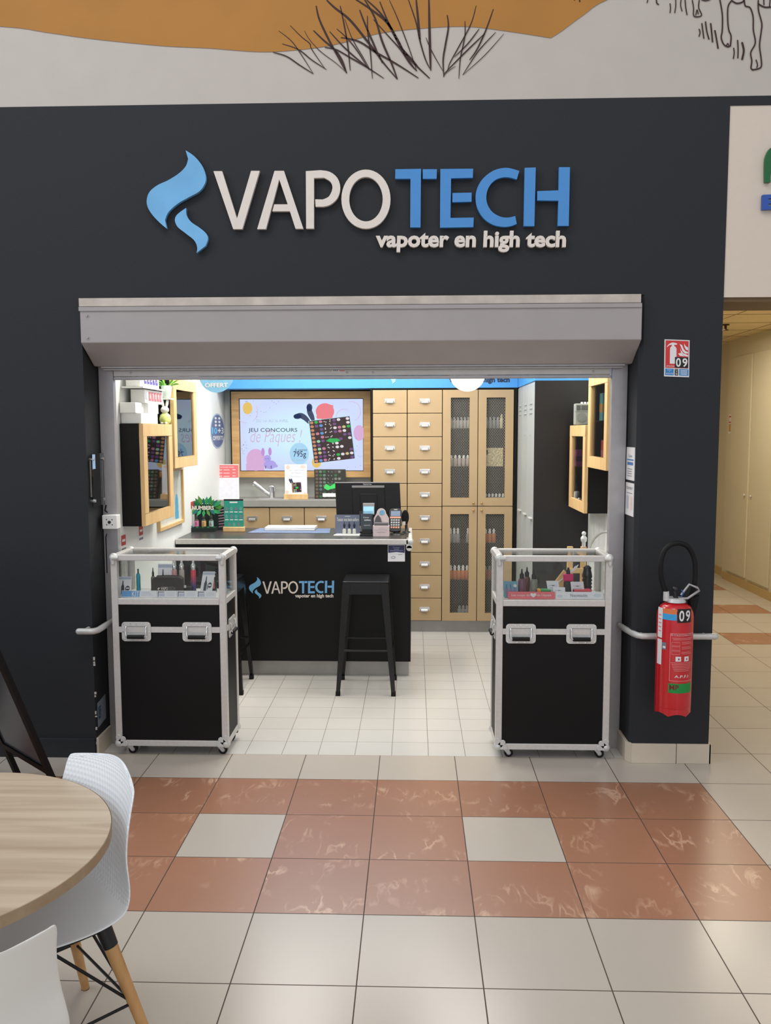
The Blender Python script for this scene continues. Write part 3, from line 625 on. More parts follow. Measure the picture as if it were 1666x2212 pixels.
# acrylic holder on the left reveal
hd = thing('document_holder', 'clear acrylic document holder on the dark left side wall of the opening', 'document holder', (-1.69, 4.48, 1.55))
XH = -1.685
zt = PX(200, 980, 0, XH).z; zb = PX(200, 1095, 0, XH).z
m = MB(); m.box(XH, XH+.004, 4.425, 4.59, zb, zt); m.build('acrylic_sheet', M_acryl, hd)
m = MB(); m.box(-1.698, XH-.001, 4.435, 4.58, zb+.05, zt-.03); m.build('paper', mat('dim_paper', (128, 124, 112), .8, var=.25, scale=14), hd)
for y in (4.44, 4.575):
    for z in (zb+.03, zt-.03): m = MB(); m.cyl((-1.70, y, z), (XH+.012, y, z), .008); m.build('spacer', M_chrome, hd)
m = MB(); m.box(XH+.005, XH+.007, 4.428, 4.465, zt-.08, zt-.004); tag(m.build('card_tag', mat('pale_blue_card', (170, 200, 236))), 'small pale blue card clipped to the acrylic document holder', 'card')
m = MB(); s = Sheet((-1.6985, 4.43, .15), (-1.6985, 4.55, .165), (-1.6985, 4.43, .285)); s.slab(m, .0008, 0); s.rect(m, .08, .3, .38, .8, 1); s.text(m, 'G', .12, .38, .34, .74, 0, .001)
tag(m.build('sticker', [mat('grey_sticker', (136, 142, 150)), mat('sticker_blue', (46, 74, 120))]), 'grey sticker with blue square low on the left side wall of the opening', 'sticker')
# two plates on the right reveal
for k, (yt, yb_, lab) in enumerate(((966, 1037, 'upper white notice with blue band on the right side wall of the opening'), (1043, 1114, 'lower white notice with opening hours on the right side wall of the opening'))):
    XR = 1.1345; zt = PX(1362, yt, 0, XR).z; zb = PX(1362, yb_, 0, XR).z
    s = Sheet((XR, 4.595, zb), (XR, 4.43, zb), (XR, 4.595, zt))
    m = MB(); s.slab(m, .003, 0, h=.003)
    if k == 0:
        s.rect(m, .15, .46, .85, .55, 1, .004); s.rect(m, .1, .6, .9, .64, 1, .004); s.text(m, 'Carte', .28, .7, .72, .78, 2, .004)
        for q in range(4): s.rect(m, .2, .12+.07*q, .75, .14+.07*q, 2, .004)
    else:
        s.text(m, 'OUVERT', .1, .8, .9, .88, 2, .004); s.rect(m, .15, .2, .4, .6, 3, .004); s.rect(m, .6, .2, .85, .6, 4, .004); s.rect(m, .15, .68, .85, .7, 2, .004)
    tag(m.build('notice_plate', [M_whp, mat('notice_blue', (70, 120, 180)), M_greyp, mat('pale_grey_print', (190, 194, 204)), mat('pale_pink_print', (232, 204, 204))]), lab, 'notice', 'notices on the right side wall')

# ------------------------------------------------------------------ glass display cases on wheels
YF, YB = 4.42, 4.72
def flight_handle(parent, c, rot=False):
    "recessed steel handle: dish, bail and grip. c centre on the face"
    M = Matrix.Translation(c) @ (Matrix.Rotation(rot, 4, 'Z') if rot else Matrix.Identity(4))
    hx, hz = .078, .052
    def rr(w_, h_, r, y, n=5):
        pts = []
        for cx, cz, a0 in ((w_-r, h_-r, 0), (-w_+r, h_-r, 90), (-w_+r, -h_+r, 180), (w_-r, -h_+r, 270)):
            for i in range(n+1):
                a = math.radians(a0+90*i/n); pts.append(M @ Vector((cx+r*math.cos(a), y, cz+r*math.sin(a))))
        return pts
    m = MB(); o1 = rr(hx, hz, .018, -.004); i1 = rr(hx-.018, hz-.022, .008, -.004); i2 = rr(hx-.022, hz-.026, .006, .022-.02); o0 = rr(hx, hz, .018, 0.0)
    n = len(o1)
    m.add(o0+o1+i1+i2, [(i, (i+1) % n, n+(i+1) % n, n+i) for i in range(n)]+[(n+i, n+(i+1) % n, 2*n+(i+1) % n, 2*n+i) for i in range(n)]+[(2*n+i, 2*n+(i+1) % n, 3*n+(i+1) % n, 3*n+i) for i in range(n)]+[tuple(range(3*n, 4*n))])
    h = m.build('handle', M_zinc, parent)
    m = MB()
    for x, z in ((-.068, .042), (.068, .042), (-.068, -.042), (.068, -.042), (-.03, .044), (0, .044), (.03, .044), (-.02, -.045), (.02, -.045), (-.070, 0), (.070, 0)):
        m.cyl(M @ Vector((x, -.004, z)), M @ Vector((x, -.0065, z)), .003, n=8)
    m.build('rivet', M_chrome, h)
    m = MB(); m.tube([M @ Vector(p) for p in ((-.054, -.004, .028), (-.054, -.012, .02), (-.054, -.014, -.018), (-.046, -.016, -.026), (.046, -.016, -.026), (.054, -.014, -.018), (.054, -.012, .02), (.054, -.004, .028))], .0032, 8); m.build('bail', M_chrome, h)
    m = MB(); m.cyl(M @ Vector((-.045, -.016, -.026)), M @ Vector((.045, -.016, -.026)), .0105, n=14); m.build('grip', M_rubber, h)
def zrow(x, y): return PX(x, y, 1, YF).z
def display_case(name_label, x0, x1):
    r = thing('display_case', name_label, 'display case', ((x0+x1)/2, (YF+YB)/2, 0))
    zt, zg, zg2, zm, zm2, zb, zb2 = 1.092, .860, .8265, .707, .677, .0865, .0545
    e = .034
    m = MB(); m.box(x0+.006, x1-.006, YF+.008, YB-.008, zb2+.005, zg2+.01); m.build('body', M_black, r)
    m = MB()
    for x in (x0, x1-e):
        for y in (YF, YB-e): m.box(x, x+e, y, y+e, zb2, zt-.002)
    for y in (YF, YB-e): m.box(x0+e, x1-e, y+.0005, y+e, zt-.030, zt); m.box(x0+e, x1-e, y+.0005, y+e, zg2, zg); m.box(x0+e, x1-e, y+.0005, y+e, zb2, zb)
    for x in (x0, x1-e): m.box(x+.0005, x+e-.0005, YF+e, YB-e, zt-.030, zt); m.box(x+.0005, x+e-.0005, YF+e, YB-e, zg2, zg); m.box(x+.0005, x+e-.0005, YF+e, YB-e, zb2, zb)
    m.build('frame', M_alu, r, bevel=.003)
    m = MB(); m.box(x0+e, x1-e, YF+.003, YF+.010, zm2, zm); 
    for x in (x0+.003, x1-.010): m.box(x, x+.007, YF+e, YB-e, zm2, zm)
    m.build('middle_strip', M_alu, r)
    m = MB(); m.box(x0+.03, x1-.03, YF+.03, YB-.03, zg-.006, zg-.001); m.build('shelf', M_plastic, r)
    for nm, bx in (('front_pane', (x0+.03, x1-.03, YF+.010, YF+.014, zg, zt-.028)), ('back_pane', (x0+.03, x1-.03, YB-.014, YB-.010, zg, zt-.028)),
                   ('side_pane', (x0+.010, x0+.014, YF+.03, YB-.03, zg, zt-.028)), ('side_pane', (x1-.014, x1-.010, YF+.03, YB-.03, zg, zt-.028)), ('top_pane', (x0+.03, x1-.03, YF+.03, YB-.03, zt-.012, zt-.007))):
        m = MB(); m.box(*bx); m.build(nm, M_glass, r)
    for x in (x0, x1):
        for y in (YF, YB):
            for z in (zt-.014, zb2+.014):
                sx = 1 if x == x0 else -1; sy = 1 if y == YF else -1; top = z > .5
                c = Vector((x+sx*.014, y+sy*.014, z))
                m = MB(); m.ball(c, .0235, n=16)
                if top:
                    m.cyl(c+Vector((sx*.0, -sy*.018, 0)), c+Vector((sx*.030, -sy*.018, -.0)), .016, .010, 10); m.cyl(c+Vector((0, -sy*.012, 0)), c+Vector((0, -sy*.017, -.035)), .016, .010, 10)
                else:
                    for a in (0, 45, 90):
                        q = Vector((math.cos(math.radians(a))*sx, 0, math.sin(math.radians(a))))
                        m.cyl(c+Vector((0, -sy*.0155, 0))+q*.036, c+Vector((0, -sy*.018, 0))+q*.036, .015, .013, 14)
                        m.hexa([c+Vector((0, -sy*.015, 0))+Vector((q.z, 0, -q.x))*k+q*j+Vector((0, dy, 0)) for k, j, dy in ((-.012, 0, 0), (.012, 0, 0), (.012, .036, 0), (-.012, .036, 0))], [c+Vector((0, -sy*.0178, 0))+Vector((q.z, 0, -q.x))*k+q*j for k, j in ((-.012, 0), (.012, 0), (.012, .036), (-.012, .036))])
                m.build('corner_cap', M_zinc, r)
    for i, (x, y) in enumerate(((x0+.06, YF+.05), (x1-.055, YF+.05), (x0+.06, YB-.05), (x1-.055, YB-.05))):
        m = MB(); m.cyl((x, y, zb2+.002), (x, y, zb2-.007), .022, n=16)
        for s_ in (-.014, .014): m.hexa([(x-.018, y+s_-.0015, .049), (x+.018, y+s_-.0015, .049), (x+.018, y+s_+.0015, .049), (x-.018, y+s_+.0015, .049)], [(x+.008, y+s_-.0015, .018), (x+.024, y+s_-.0015, .018), (x+.024, y+s_+.0015, .018), (x+.008, y+s_+.0015, .018)])
        c = m.build('caster', M_zinc, r)
        m = MB(); m.cyl((x+.016, y-.011, .0235), (x+.016, y+.011, .0235), .0235, n=24, mi=0); m.cyl((x+.016, y-.0125, .0235), (x+.016, y+.0125, .0235), .012, n=16, mi=1); m.build('wheel', [M_rubber, M_alug], c)
        if i in (1, 3): m = MB(); m.box(x+.02, x+.055, y-.012, y+.012, .046, .052); m.build('brake_pedal', M_dark, c)
    for xx in (x0+.128, x1-.155): flight_handle(r, Vector((xx, YF+.003, .682)))
    flight_handle(r, Vector((x1-.003, (YF+YB)/2, .682)), PI/2); flight_handle(r, Vector((x0+.003, (YF+YB)/2, .682)), -PI/2)
    return r, zg
caseL, ZG = display_case('glass-topped black flight case with aluminium edges standing left of the entrance', -1.600, -.992)
caseR, _ = display_case('glass-topped black flight case with aluminium edges standing right of the entrance', .434, 1.032)

def bottle(name, label, cat, loc, r, h, body, cap, group=None, neck=.5):
    "small liquid bottle with a pointed cap"
    t = thing(name, label, cat, loc, group)
    m = MB(); m.lathe([(r*.94, 0), (r, h*.02), (r, h*.58), (r*.85, h*.64), (r*.4, h*.67)], (0, 0, 0), 16); m.build('bottle_body', body, t, local=True)
    m = MB(); m.lathe([(r*neck, h*.66), (r*neck*1.05, h*.80), (r*.28, h*.86), (r*.16, h)], (0, 0, 0), 14); m.build('cap', cap, t, local=True)
    return t
def card(label, s, mats, draw, cat='card', name='printed_card', t=.0012, group=None):
    m = MB(); s.slab(m, t, 0); draw(s, m); o = m.build(name, mats); return tag(o, label, cat, group)
def on_shelf(x, y): return PX(x, 1290, 1, y)
# --- contents of the left case
def vape_card(s, m):
    s.rect(m, 0.03, .86, .97, .97, 1); s.shape(m, [(.25, .1), (.48, .1), (.48, .5), (.42, .62), (.40, .8), (.34, .8), (.32, .62), (.25, .5)], 2)
    s.disc(m, .74, .42, .16, .12, 2); s.rect(m, .62, .39, .86, .45, 0, .0012); s.shape(m, [(.53, .25), (.62, .25), (.62, .4), (.575, .5), (.53, .4)], 3)
CM = [M_card, mat('pale_slate_print', (176, 186, 208)), mat('graphite_print', (66, 68, 80)), M_greyp]
def lean_sheet(x0, x1, y_, z0, z1, lean=.03, yaw=0):
    return Sheet((x0, y_, z0), (x1, y_+yaw, z0), (x0+.0, y_+lean, z1))
def px_lean(xa, xb, yt, y_, z0=ZG, lean=.02, shift=0):
    a = PX(xa, 1290, 1, y_).x; b_ = PX(xb, 1290, 1, y_).x; z1 = PX((xa+xb)/2, yt, 1, y_).z
    s = Sheet((a, y_, z0+.001), (b_, y_, z0+.001), (a+shift, y_+lean, z1)); return s
card('white card with a vape pen picture at the left end of the left display case', px_lean(254, 283, 1247, YF+.05), CM, vape_card)
card('white card with a vape pen picture standing behind the dark zip pouch', px_lean(341, 371, 1219, YF+.20), CM, vape_card)
card('tilted white vape pen card at the right end of the left display case', px_lean(431, 457, 1236, YF+.10, shift=.018), CM, vape_card)
p = on_shelf(300, YF+.12)
t = thing('vape_pen', 'turquoise vape pen standing in the left display case', 'vape pen', (p.x, YF+.12, ZG)); t.scale = (1.1, 1.1, 1.2)
m = MB(); m.lathe([(.0105, 0), (.0105, .085), (.009, .092), (.006, .096)], (0, 0, 0), 14, sy=.8); m.build('pen_body', mat('turquoise_enamel', (30, 142, 160), .25, .3), t, local=True)
m = MB(); m.lathe([(.004, .096), (.0035, .112), (.005, .116)], (0, 0, 0), 10); m.build('mouthpiece', M_dark, t, local=True)
p = on_shelf(332, YF+.17); bottle('dropper_bottle', 'small dark capped dropper bottle behind the zip pouch', 'bottle', (p.x, YF+.17, ZG), .012, .138, mat('smoky_glass', (96, 90, 84), .2), M_dark)
a = on_shelf(326, YF+.11); c = on_shelf(394, YF+.11); zt = PX(360, 1246, 1, YF+.11).z
pc = thing('zip_pouch', 'dark zip pouch with a printed logo lying in the left display case', 'pouch', ((a.x+c.x)/2, YF+.12, ZG))
m = MB(); m.prism([(a.x, YF+.10, ZG+.001), (c.x, YF+.10, ZG+.001), (c.x, YF+.105, zt-.012), (c.x-.018, YF+.108, zt), (a.x+.03, YF+.108, zt), (a.x+.008, YF+.106, zt-.014)], (0, .05, 0)); m.build('pouch_body', mat('charcoal_fabric', (52, 48, 46), .8, bump=.4, scale=200), pc, bevel=.006, seg=3)
m = MB(); s = Sheet((a.x+.04, YF+.097, ZG+.018), (c.x-.035, YF+.097, ZG+.018), (a.x+.04, YF+.099, ZG+.045)); s.text(m, 'VAPO', .2, .35, .6, 1, 0, bold=.01); s.text(m, 'TECH', .62, .35, 1, 1, 1, bold=.01); s.rect(m, .55, .1, 1, .2, 0); s.shape(m, [(.1, .9), (.0, .6), (.1, .3), (.08, .6), (.16, .7)], 0)
m.build('printed_logo', [M_letw, mat('dim_grey_print', (110, 108, 108))], pc)
m = MB(); m.tube([(a.x+.03, YF+.13, zt+.002), (a.x+.1, YF+.13, zt+.004), (c.x-.02, YF+.13, zt+.002)], .0025, 6); m.build('zip', M_dark, pc)
for k, (px_, c1, c2, lab) in enumerate(((378, (206, 150, 150), (120, 96, 110), 'pink to grey'), (394, (176, 172, 160), (130, 126, 116), 'pale grey'), (419, (206, 62, 80), (58, 52, 108), 'red to blue'))):
    p = on_shelf(px_, YF+.18); t = thing('vape_device', lab+' slim vape tube standing at the back of the left display case', 'vape device', (p.x, YF+.18, ZG), 'slim vape tubes in the left case'); t.scale = (1.05, 1.05, 1.14)
    g = bpy.data.materials.new('gradient_'+lab.split()[0]); g.use_nodes = True; N, L, bs = nodes_of(g)
    tc = N.new('ShaderNodeTexCoord'); sp = N.new('ShaderNodeSeparateXYZ'); cr = N.new('ShaderNodeValToRGB'); L.new(tc.outputs['Generated'], sp.inputs[0]); L.new(sp.outputs[2], cr.inputs[0])
    cr.color_ramp.elements[0].position = .3; cr.color_ramp.elements[1].position = .8; cr.color_ramp.elements[0].color = rgb(c2); cr.color_ramp.elements[1].color = rgb(c1); L.new(cr.outputs[0], bs.inputs['Base Color']); bs.inputs['Roughness'].default_value = .3
    m = MB(); m.lathe([(.0135, 0), (.0135, .105), (.012, .11)], (0, 0, 0), 16, sy=.8); m.build('tube_body', g, t, local=True)
    m = MB(); m.lathe([(.010, .11), (.0115, .118), (.0115, .135), (.007, .14), (.006, .155)], (0, 0, 0), 14); m.build('tank', M_chrome, t, local=True)
p = on_shelf(459, YF+.20); m = MB(); m.box(p.x-.02, p.x+.022, YF+.19, YF+.22, ZG, ZG+.105); m.box(p.x-.018, p.x+.02, YF+.188, YF+.19, ZG+.085, ZG+.095, 1); m.box(p.x-.012, p.x+.016, YF+.188, YF+.19, ZG+.02, ZG+.07, 2)
tag(m.build('boxed_kit', [M_dark, M_whp, mat('rose_print', (190, 120, 110))], bevel=.001), 'black boxed vape kit at the back right corner of the left display case', 'box')
p = on_shelf(402, YF+.19); m = MB(); m.box(p.x-.04, p.x+.045, YF+.155, YF+.165, ZG, ZG+.035); m.box(p.x-.02, p.x+.012, YF+.153, YF+.155, ZG+.030, ZG+.044, 1)
tag(m.build('price_block', [M_dark, M_card]), 'dark block holding a blank white price tag beside the zip pouch', 'price tag')
for k, (xa, xb) in enumerate(((263, 339), (339, 382), (382, 426), (426, 467))):
    a = PX(xa, 1291, 1, YF+.035); c = PX(xb, 1291, 1, YF+.035); s = Sheet((a.x, YF+.030, ZG+.001), (c.x-.001, YF+.030, ZG+.001), (a.x, YF+.038, ZG+.036))
    m = MB(); s.slab(m, .001, 0)
    if k == 0:
        s.rect(m, .0, .08, .52, .95, 1); s.text(m, 'KIT', .30, .14, .50, .86, 0, .001)
        for q in range(3): s.rect(m, .56, .25+.2*q, .92-.06*q, .31+.2*q, 2)
    else:
        s.rect(m, .05, .1, .1, .9, 3); s.rect(m, .08, .72, .38, .86, 3); s.rect(m, .12, .15, .4, .6, 2)
        for q in range(3): s.rect(m, .5, .25+.2*q, .9, .3+.2*q, 2)
    tag(m.build('price_strip', [M_card, mat('sticker_sky', (112, 164, 216)), mat('faint_print', (190, 196, 214)), M_greyp]),
        ('blue and white KIT price strip at the front of the left display case' if k == 0 else ['', 'small white price label just right of the KIT strip', 'small white price label in the middle right of the left case front', 'small white price label at the right end of the left case front'][k]), 'label', 'price labels in the left case')
p = on_shelf(275, YF+.2); 
# --- contents of the right case
p = PX(1106, 1285, 1, YF+.08)
s = Sheet((p.x-.04, YF+.07, ZG+.001), (p.x+.035, YF+.07, ZG+.001), (p.x-.045, YF+.085, ZG+.085))
def bl(s, m):
    for k in range(3): s.disc(m, .2+.28*k, .38, .1, .3, 1); s.rect(m, .15+.28*k, .55, .25+.28*k, .8, 2, .001)
    s.disc(m, .8, .72, .12, .1, 3, .0015)
card('pale blue box with bottle pictures at the left end of the right display case', s, [mat('box_blue', (110, 164, 184)), mat('box_mauve', (140, 126, 168)), mat('box_steel', (80, 124, 150)), M_whp], bl, 'box', 'liquid_box', t=.02)
cg = [mat('bottle_mauve', (118, 78, 98), .25), mat('bottle_brown', (96, 58, 54), .25), mat('bottle_smoke', (126, 130, 118), .2)]
for k, (px_, dy, lab) in enumerate(((1127, .09, 'mauve'), (1138, .15, 'brown'), (1153, .08, 'smoky grey'))):
    p = PX(px_, 1285, 1, YF+dy); bottle('liquid_bottle', lab+' liquid bottle with black cap in the right display case', 'bottle', (p.x, YF+dy, ZG), .019, .150, cg[k], M_dark, 'black-capped bottles in the right case', .62)
def paper(s, m):
    for k in range(4): s.rect(m, .15, .25+.15*k, .85-.1*(k % 2), .29+.15*k, 1)
    s.rect(m, .4, .68, .6, .74, 2)
card('tilted white price note left of the pink device', px_lean(1186, 1212, 1256, YF+.08, shift=-.012), [M_card, mat('faint_print'), M_greyp], paper)
card('white price note right of the pink device', px_lean(1236, 1264, 1258, YF+.08, shift=-.006), [M_card, mat('faint_print'), M_greyp], paper)
card('low white note in front of the left price note', px_lean(1196, 1222, 1270, YF+.055), [M_card, mat('faint_print'), M_greyp], paper)
p = PX(1227, 1285, 1, YF+.12); t = thing('pod_device', 'dark pod device with magenta top in the middle of the right display case', 'vape device', (p.x, YF+.12, ZG)); t.scale = (1.1, 1.1, 1.3)
m = MB(); m.box(-.02, .02, -.012, .012, 0, .062); m.build('device_body', M_dark, t, local=True, bevel=.004)
m = MB(); m.box(-.023, .023, -.014, .014, .062, .092); m.build('magenta_case', mat('magenta_plastic', (206, 24, 104), .35), t, local=True, bevel=.005)
m = MB(); m.lathe([(.010, .09), (.009, .105), (.006, .11), (.005, .118)], (0, 0, 0), 12); m.build('mouthpiece', M_dark, t, local=True)
p = PX(1268, 1285, 1, YF+.18); t = thing('sculpted_bottle', 'black ribbed bottle at the back right of the right display case', 'bottle', (p.x, YF+.18, ZG)); t.scale = (1.1, 1.1, 1.15)
m = MB(); m.lathe([(.022, 0)]+[(.020+.005*(k % 2), .01+.008*k) for k in range(10)]+[(.022, .10), (.018, .115), (.02, .125), (.008, .135)], (0, 0, 0), 18); m.build('bottle_body', mat('black_gloss_plastic', (24, 22, 22), .2), t, local=True)
p = PX(1218, 1285, 1, YF+.20); t = thing('wooden_fan_stand', 'small wooden stand with fanned white cards in the right display case', 'display stand', (p.x, YF+.2, ZG)); t.scale = (1.1, 1.1, 1.35)
m = MB(); m.prism([(-.055, 0, 0), (.045, 0, 0), (.045, 0, .06), (.0, 0, .095), (-.055, 0, .035)], (0, .012, 0)); m.build('wooden_base', M_birch, t, local=True, bevel=.002)
m = MB()
for k in range(5):
    x = -.03+.018*k; m.prism([(x, -.003-.001*k, .04+.012*k), (x+.02, -.003-.001*k, .055+.012*k), (x+.028, -.003-.001*k, .062+.014*k), (x+.006, -.003-.001*k, .052+.014*k)], (0, .001, 0))
m.build('fanned_cards', M_card, t, local=True)
for xa, xb, c, lab in ((1160, 1190, (40, 140, 70), 'flat green and orange box lying in the right display case'), (1240, 1278, (206, 66, 84), 'flat red box lying at the right of the right display case')):
    a = PX(xa, 1280, 1, YF+.06); cc = PX(xb, 1280, 1, YF+.06)
    m = MB(); m.box(a.x, cc.x, YF+.055, YF+.11, ZG+.001, ZG+.042); m.box(a.x, a.x+.02, YF+.0545, YF+.111, ZG+.0005, ZG+.0425, 1)
    tag(m.build('flat_box', [mat('flat_box_%d' % c[0], c), mat('flat_orange', (226, 150, 60)) if c[0] < 100 else mat('flat_box_%d' % c[0], c)]), lab, 'box')
m = MB(); p = PX(1093, 1285, 1, YF+.1); m.box(p.x-.012, p.x+.008, YF+.08, YF+.1, ZG, ZG+.04)
tag(m.build('green_packet', M_green), 'small green packet at the far left of the right display case', 'packet')
for xa, xb, k in ((1097, 1199, 0), (1201, 1304, 1)):
    a = PX(xa, 1294, 1, YF+.035); c = PX(xb, 1294, 1, YF+.035); s = Sheet((a.x, YF+.028, ZG+.001), (c.x, YF+.028, ZG+.001), (a.x, YF+.036, ZG+.038)); m = MB(); s.slab(m, .001, 0)
    if k == 0:
        s.text(m, 'Les coups de', .08, .28, .46, .68, 1, .001); s.text(m, "de l'équipe", .62, .28, .92, .72, 1, .001)
        hp = [(.54, .18), (.475, .52), (.48, .74), (.51, .82), (.54, .70), (.57, .82), (.60, .74), (.605, .52)]; s.shape(m, hp, 1, .001)
        lab = 'pink strip with white heart reading Les coups de de l\'équipe in the right display case'
        lab = 'pink title strip with a white heart at the front of the right display case'
    else:
        s.text(m, 'Nouveautés', .30, .3, .66, .75, 1, .001); s.disc(m, .08, .4, .06, .2, 2); s.disc(m, .87, .5, .08, .25, 2)
        lab = 'white title strip reading Nouveautés at the front of the right display case'
    tag(m.build('title_strip', [M_pinkp if k == 0 else M_card, M_whp if k == 0 else M_greyp, mat('mist_print', (206, 214, 226))]), lab, 'label')

# ------------------------------------------------------------------ counter
ct = thing('service_counter', 'black service counter with silver edge and VAPOTECH logo', 'counter', (-.85, 6.3, 0))
CY = 5.937
m = MB(); m.box(-1.675, -.02, CY, 6.62, .112, .955); m.build('body', M_black, ct)
m = MB(); m.box(-1.675, -.035, CY+.04, 6.6, 0, .112); m.build('kick_plate', M_plinth, ct)
m = MB(); m.box(-1.675, -.035, CY-.006, 6.64, .958, .984); m.build('top', mat('dark_worktop', (56, 55, 55), .3, var=.1, scale=40), ct)
m = MB(); m.box(-1.675, -.012, CY-.018, CY-.004, .950, .987); m.box(-.036, -.012, CY-.004, 6.64, .950, .987); m.build('edge_trim', M_alu, ct, bevel=.003)
m = MB(); m.ball((-.022, CY-.008, .970), .024, n=16); m.box(-.05, -.008, CY-.022, CY-.018, .925, .985); m.cyl((-.052, CY-.022, .968), (-.052, CY-.018, .968), .017); m.cyl((-.030, CY-.022, .925), (-.030, CY-.018, .925), .02); m.box(-.036, -.008, CY, CY+.03, .984, .99); m.cyl((-.03, CY+.04, .984), (-.03, CY+.04, .99), .02); m.build('corner_protector', M_zinc, ct, bevel=.001)
cl = lambda x, y: (538+(x-320)*(184/909), 1246.5+(y-328)*(46.5/220))
lg = ct
logo(ct, cl, CY, .0012, M_letw, mat('counter_letter_blue', (116, 178, 226), .4), mat('counter_flame_blue', (120, 186, 228), .4), gap=.0005)
s = px_sheet(838, 1177, 875, 1213, 1, CY-.002)
def fly(s, m):
    s.rect(m, .02, .52, .98, .97, 1); s.shape(m, [(.02, .46), (.98, .46), (.98, .52), (.5, .57), (.02, .52)], 0, .001); s.text(m, 'Contact', .3, .80, .7, .9, 2, .0012)
    s.rect(m, .12, .64, .88, .67, 2, .0012); s.rect(m, .35, .72, .65, .75, 2, .0012); s.disc(m, .32, .25, .12, .08, 3); s.disc(m, .32, .25, .09, .05, 0, .0012); s.rect(m, .6, .40, .85, .42, 3)
card('small navy and white notice taped to the right end of the counter front', s, [M_card, M_nvp, mat('lilac_print', (150, 156, 190)), M_greyp], fly, 'notice', 'taped_notice')

# --- on the counter
ZC = .9845
nb = thing('leafy_bottle_display', 'green leafy cardboard display titled NUMBERS on the left end of the counter', 'display', PX(442, 1145, 1, 6.42).xy.to_3d()+Vector((0, 0, ZC)))
YN = 6.42
s = px_sheet(414, 1114, 470, 1143, 1, YN); bl_ = Vector((s.o.x, YN, ZC)); W_ = s.u.x; H_n = PX(440, 1076, 1, YN).z-ZC
s = Sheet(bl_, bl_+Vector((W_, 0, 0)), bl_+Vector((0, 0, H_n)))
m = MB(); s.slab(m, .004, 0, .03, .0, .97, .80, h=-.06); m.box(bl_.x+.01, bl_.x+W_-.01, YN-.05, YN+.06, ZC, ZC+.03); m.build('backing_card', mat('deep_green_card', (14, 34, 30), .6), nb)
for i in range(14):
    a = math.radians(-80+160*i/13); ln = .060+.012*(i % 3)
    c0 = s.p(.5+.42*math.sin(a)*.9, .66+.10*math.cos(a), -.045+.004*(i % 3)); d = Vector((math.sin(a)*1.0, -.12, math.cos(a)*.9+.1)).normalized(); sd = Vector((d.z, 0, -d.x))*.018
    m = MB(); m.prism([c0, c0+d*ln*.5+sd, c0+d*ln, c0+d*ln*.5-sd], (0, .001, 0)); m.build('leaf', [mat('leaf_green_%d' % (i % 4), ((30, 140, 84), (86, 150, 60), (20, 112, 110), (44, 160, 100))[i % 4], .5)], nb)
for i in range(9):
    a = math.radians(100+160*i/8); c0 = s.p(.5+.30*math.cos(a)*1.1, .70, -.035+.003*(i % 3)); d = Vector((math.sin(math.radians(-80+160*i/8)), -.25, -.55)).normalized(); c0 = s.p(.08+.105*i, .66, .004*(i % 3)); sd = Vector((d.z, 0, -d.x))*.014
    m = MB(); m.prism([c0, c0+d*.03+sd, c0+d*.062, c0+d*.03-sd], (0, .001, 0)); m.build('leaf', mat('leaf_green_%d' % (i % 4)), nb)
for i in range(7):
    c0 = s.p(.06+.14*i, .02, .03+.004*(i % 2)); d = Vector((.5*math.sin(i*2.1), -.2, .8)).normalized(); sd = Vector((d.z, 0, -d.x))*.012
    m = MB(); m.prism([c0, c0+d*.022+sd, c0+d*.045, c0+d*.022-sd], (0, .001, 0)); m.build('leaf', mat('leaf_green_%d' % ((i+2) % 4)), nb)
m = MB(); s.text(m, 'NUMBERS', .08, .655, .92, .78, 0, .035, bold=.045); m.build('title', mat('pale_letter', (214, 212, 198)), nb)
nbb = []
for k, (c, lab) in enumerate((((206, 120, 160), 'pink-labelled'), ((216, 178, 110), 'yellow-labelled'), ((150, 190, 180), 'pale green-labelled'))):
    q = s.p(.22+.28*k, 0, .015); t = thing('liquid_bottle', lab+' bottle standing in the leafy NUMBERS display', 'bottle', (q.x, q.y, ZC+.03), 'bottles in the leafy display')
    m = MB(); m.lathe([(.015, 0), (.0165, .004), (.0165, .055), (.012, .065), (.009, .07)], (0, 0, 0), 16); m.build('bottle_body', mat('amber_dark_glass', (60, 62, 54), .25), t, local=True)
    m = MB(); m.lathe([(.0172, .008), (.0172, .052)], (0, 0, 0), 16); m.build('label_band', mat('label_%d' % k, c), t, local=True)
    m = MB(); m.lathe([(.0135, .068), (.0135, .084), (.005, .093), (.003, .108)], (0, 0, 0), 14); m.build('cap', M_dark, t, local=True)
    m = MB(); sh_ = Sheet((q.x-.007, q.y-.0185, ZC+.045), (q.x+.007, q.y-.0185, ZC+.045), (q.x-.007, q.y-.0185, ZC+.072)); sh_.text(m, '906'[k] if k != 1 else '0', 0, 0, 1, 1, 0); m.build('numeral', mat('numeral_pink', (150, 60, 96)), t)
m = MB(); s2 = Sheet((PX(470, 1150, 1, 6.5).x, 6.50, ZC), (PX(491, 1150, 1, 6.5).x, 6.50, ZC), (PX(468, 1086, 1, 6.5).x, 6.53, ZC+.175)); s2.slab(m, .003, 0)
for k in range(7): s2.shape(m, [(.05, .1+.12*k), (.9, .16+.12*k), (.9, .2+.12*k), (.05, .15+.12*k)], 1)
tag(m.build('dark_poster_card', [M_dark, mat('mauve_grey_print', (150, 126, 132))]), 'dark patterned card standing between the leafy display and the teal card', 'card')
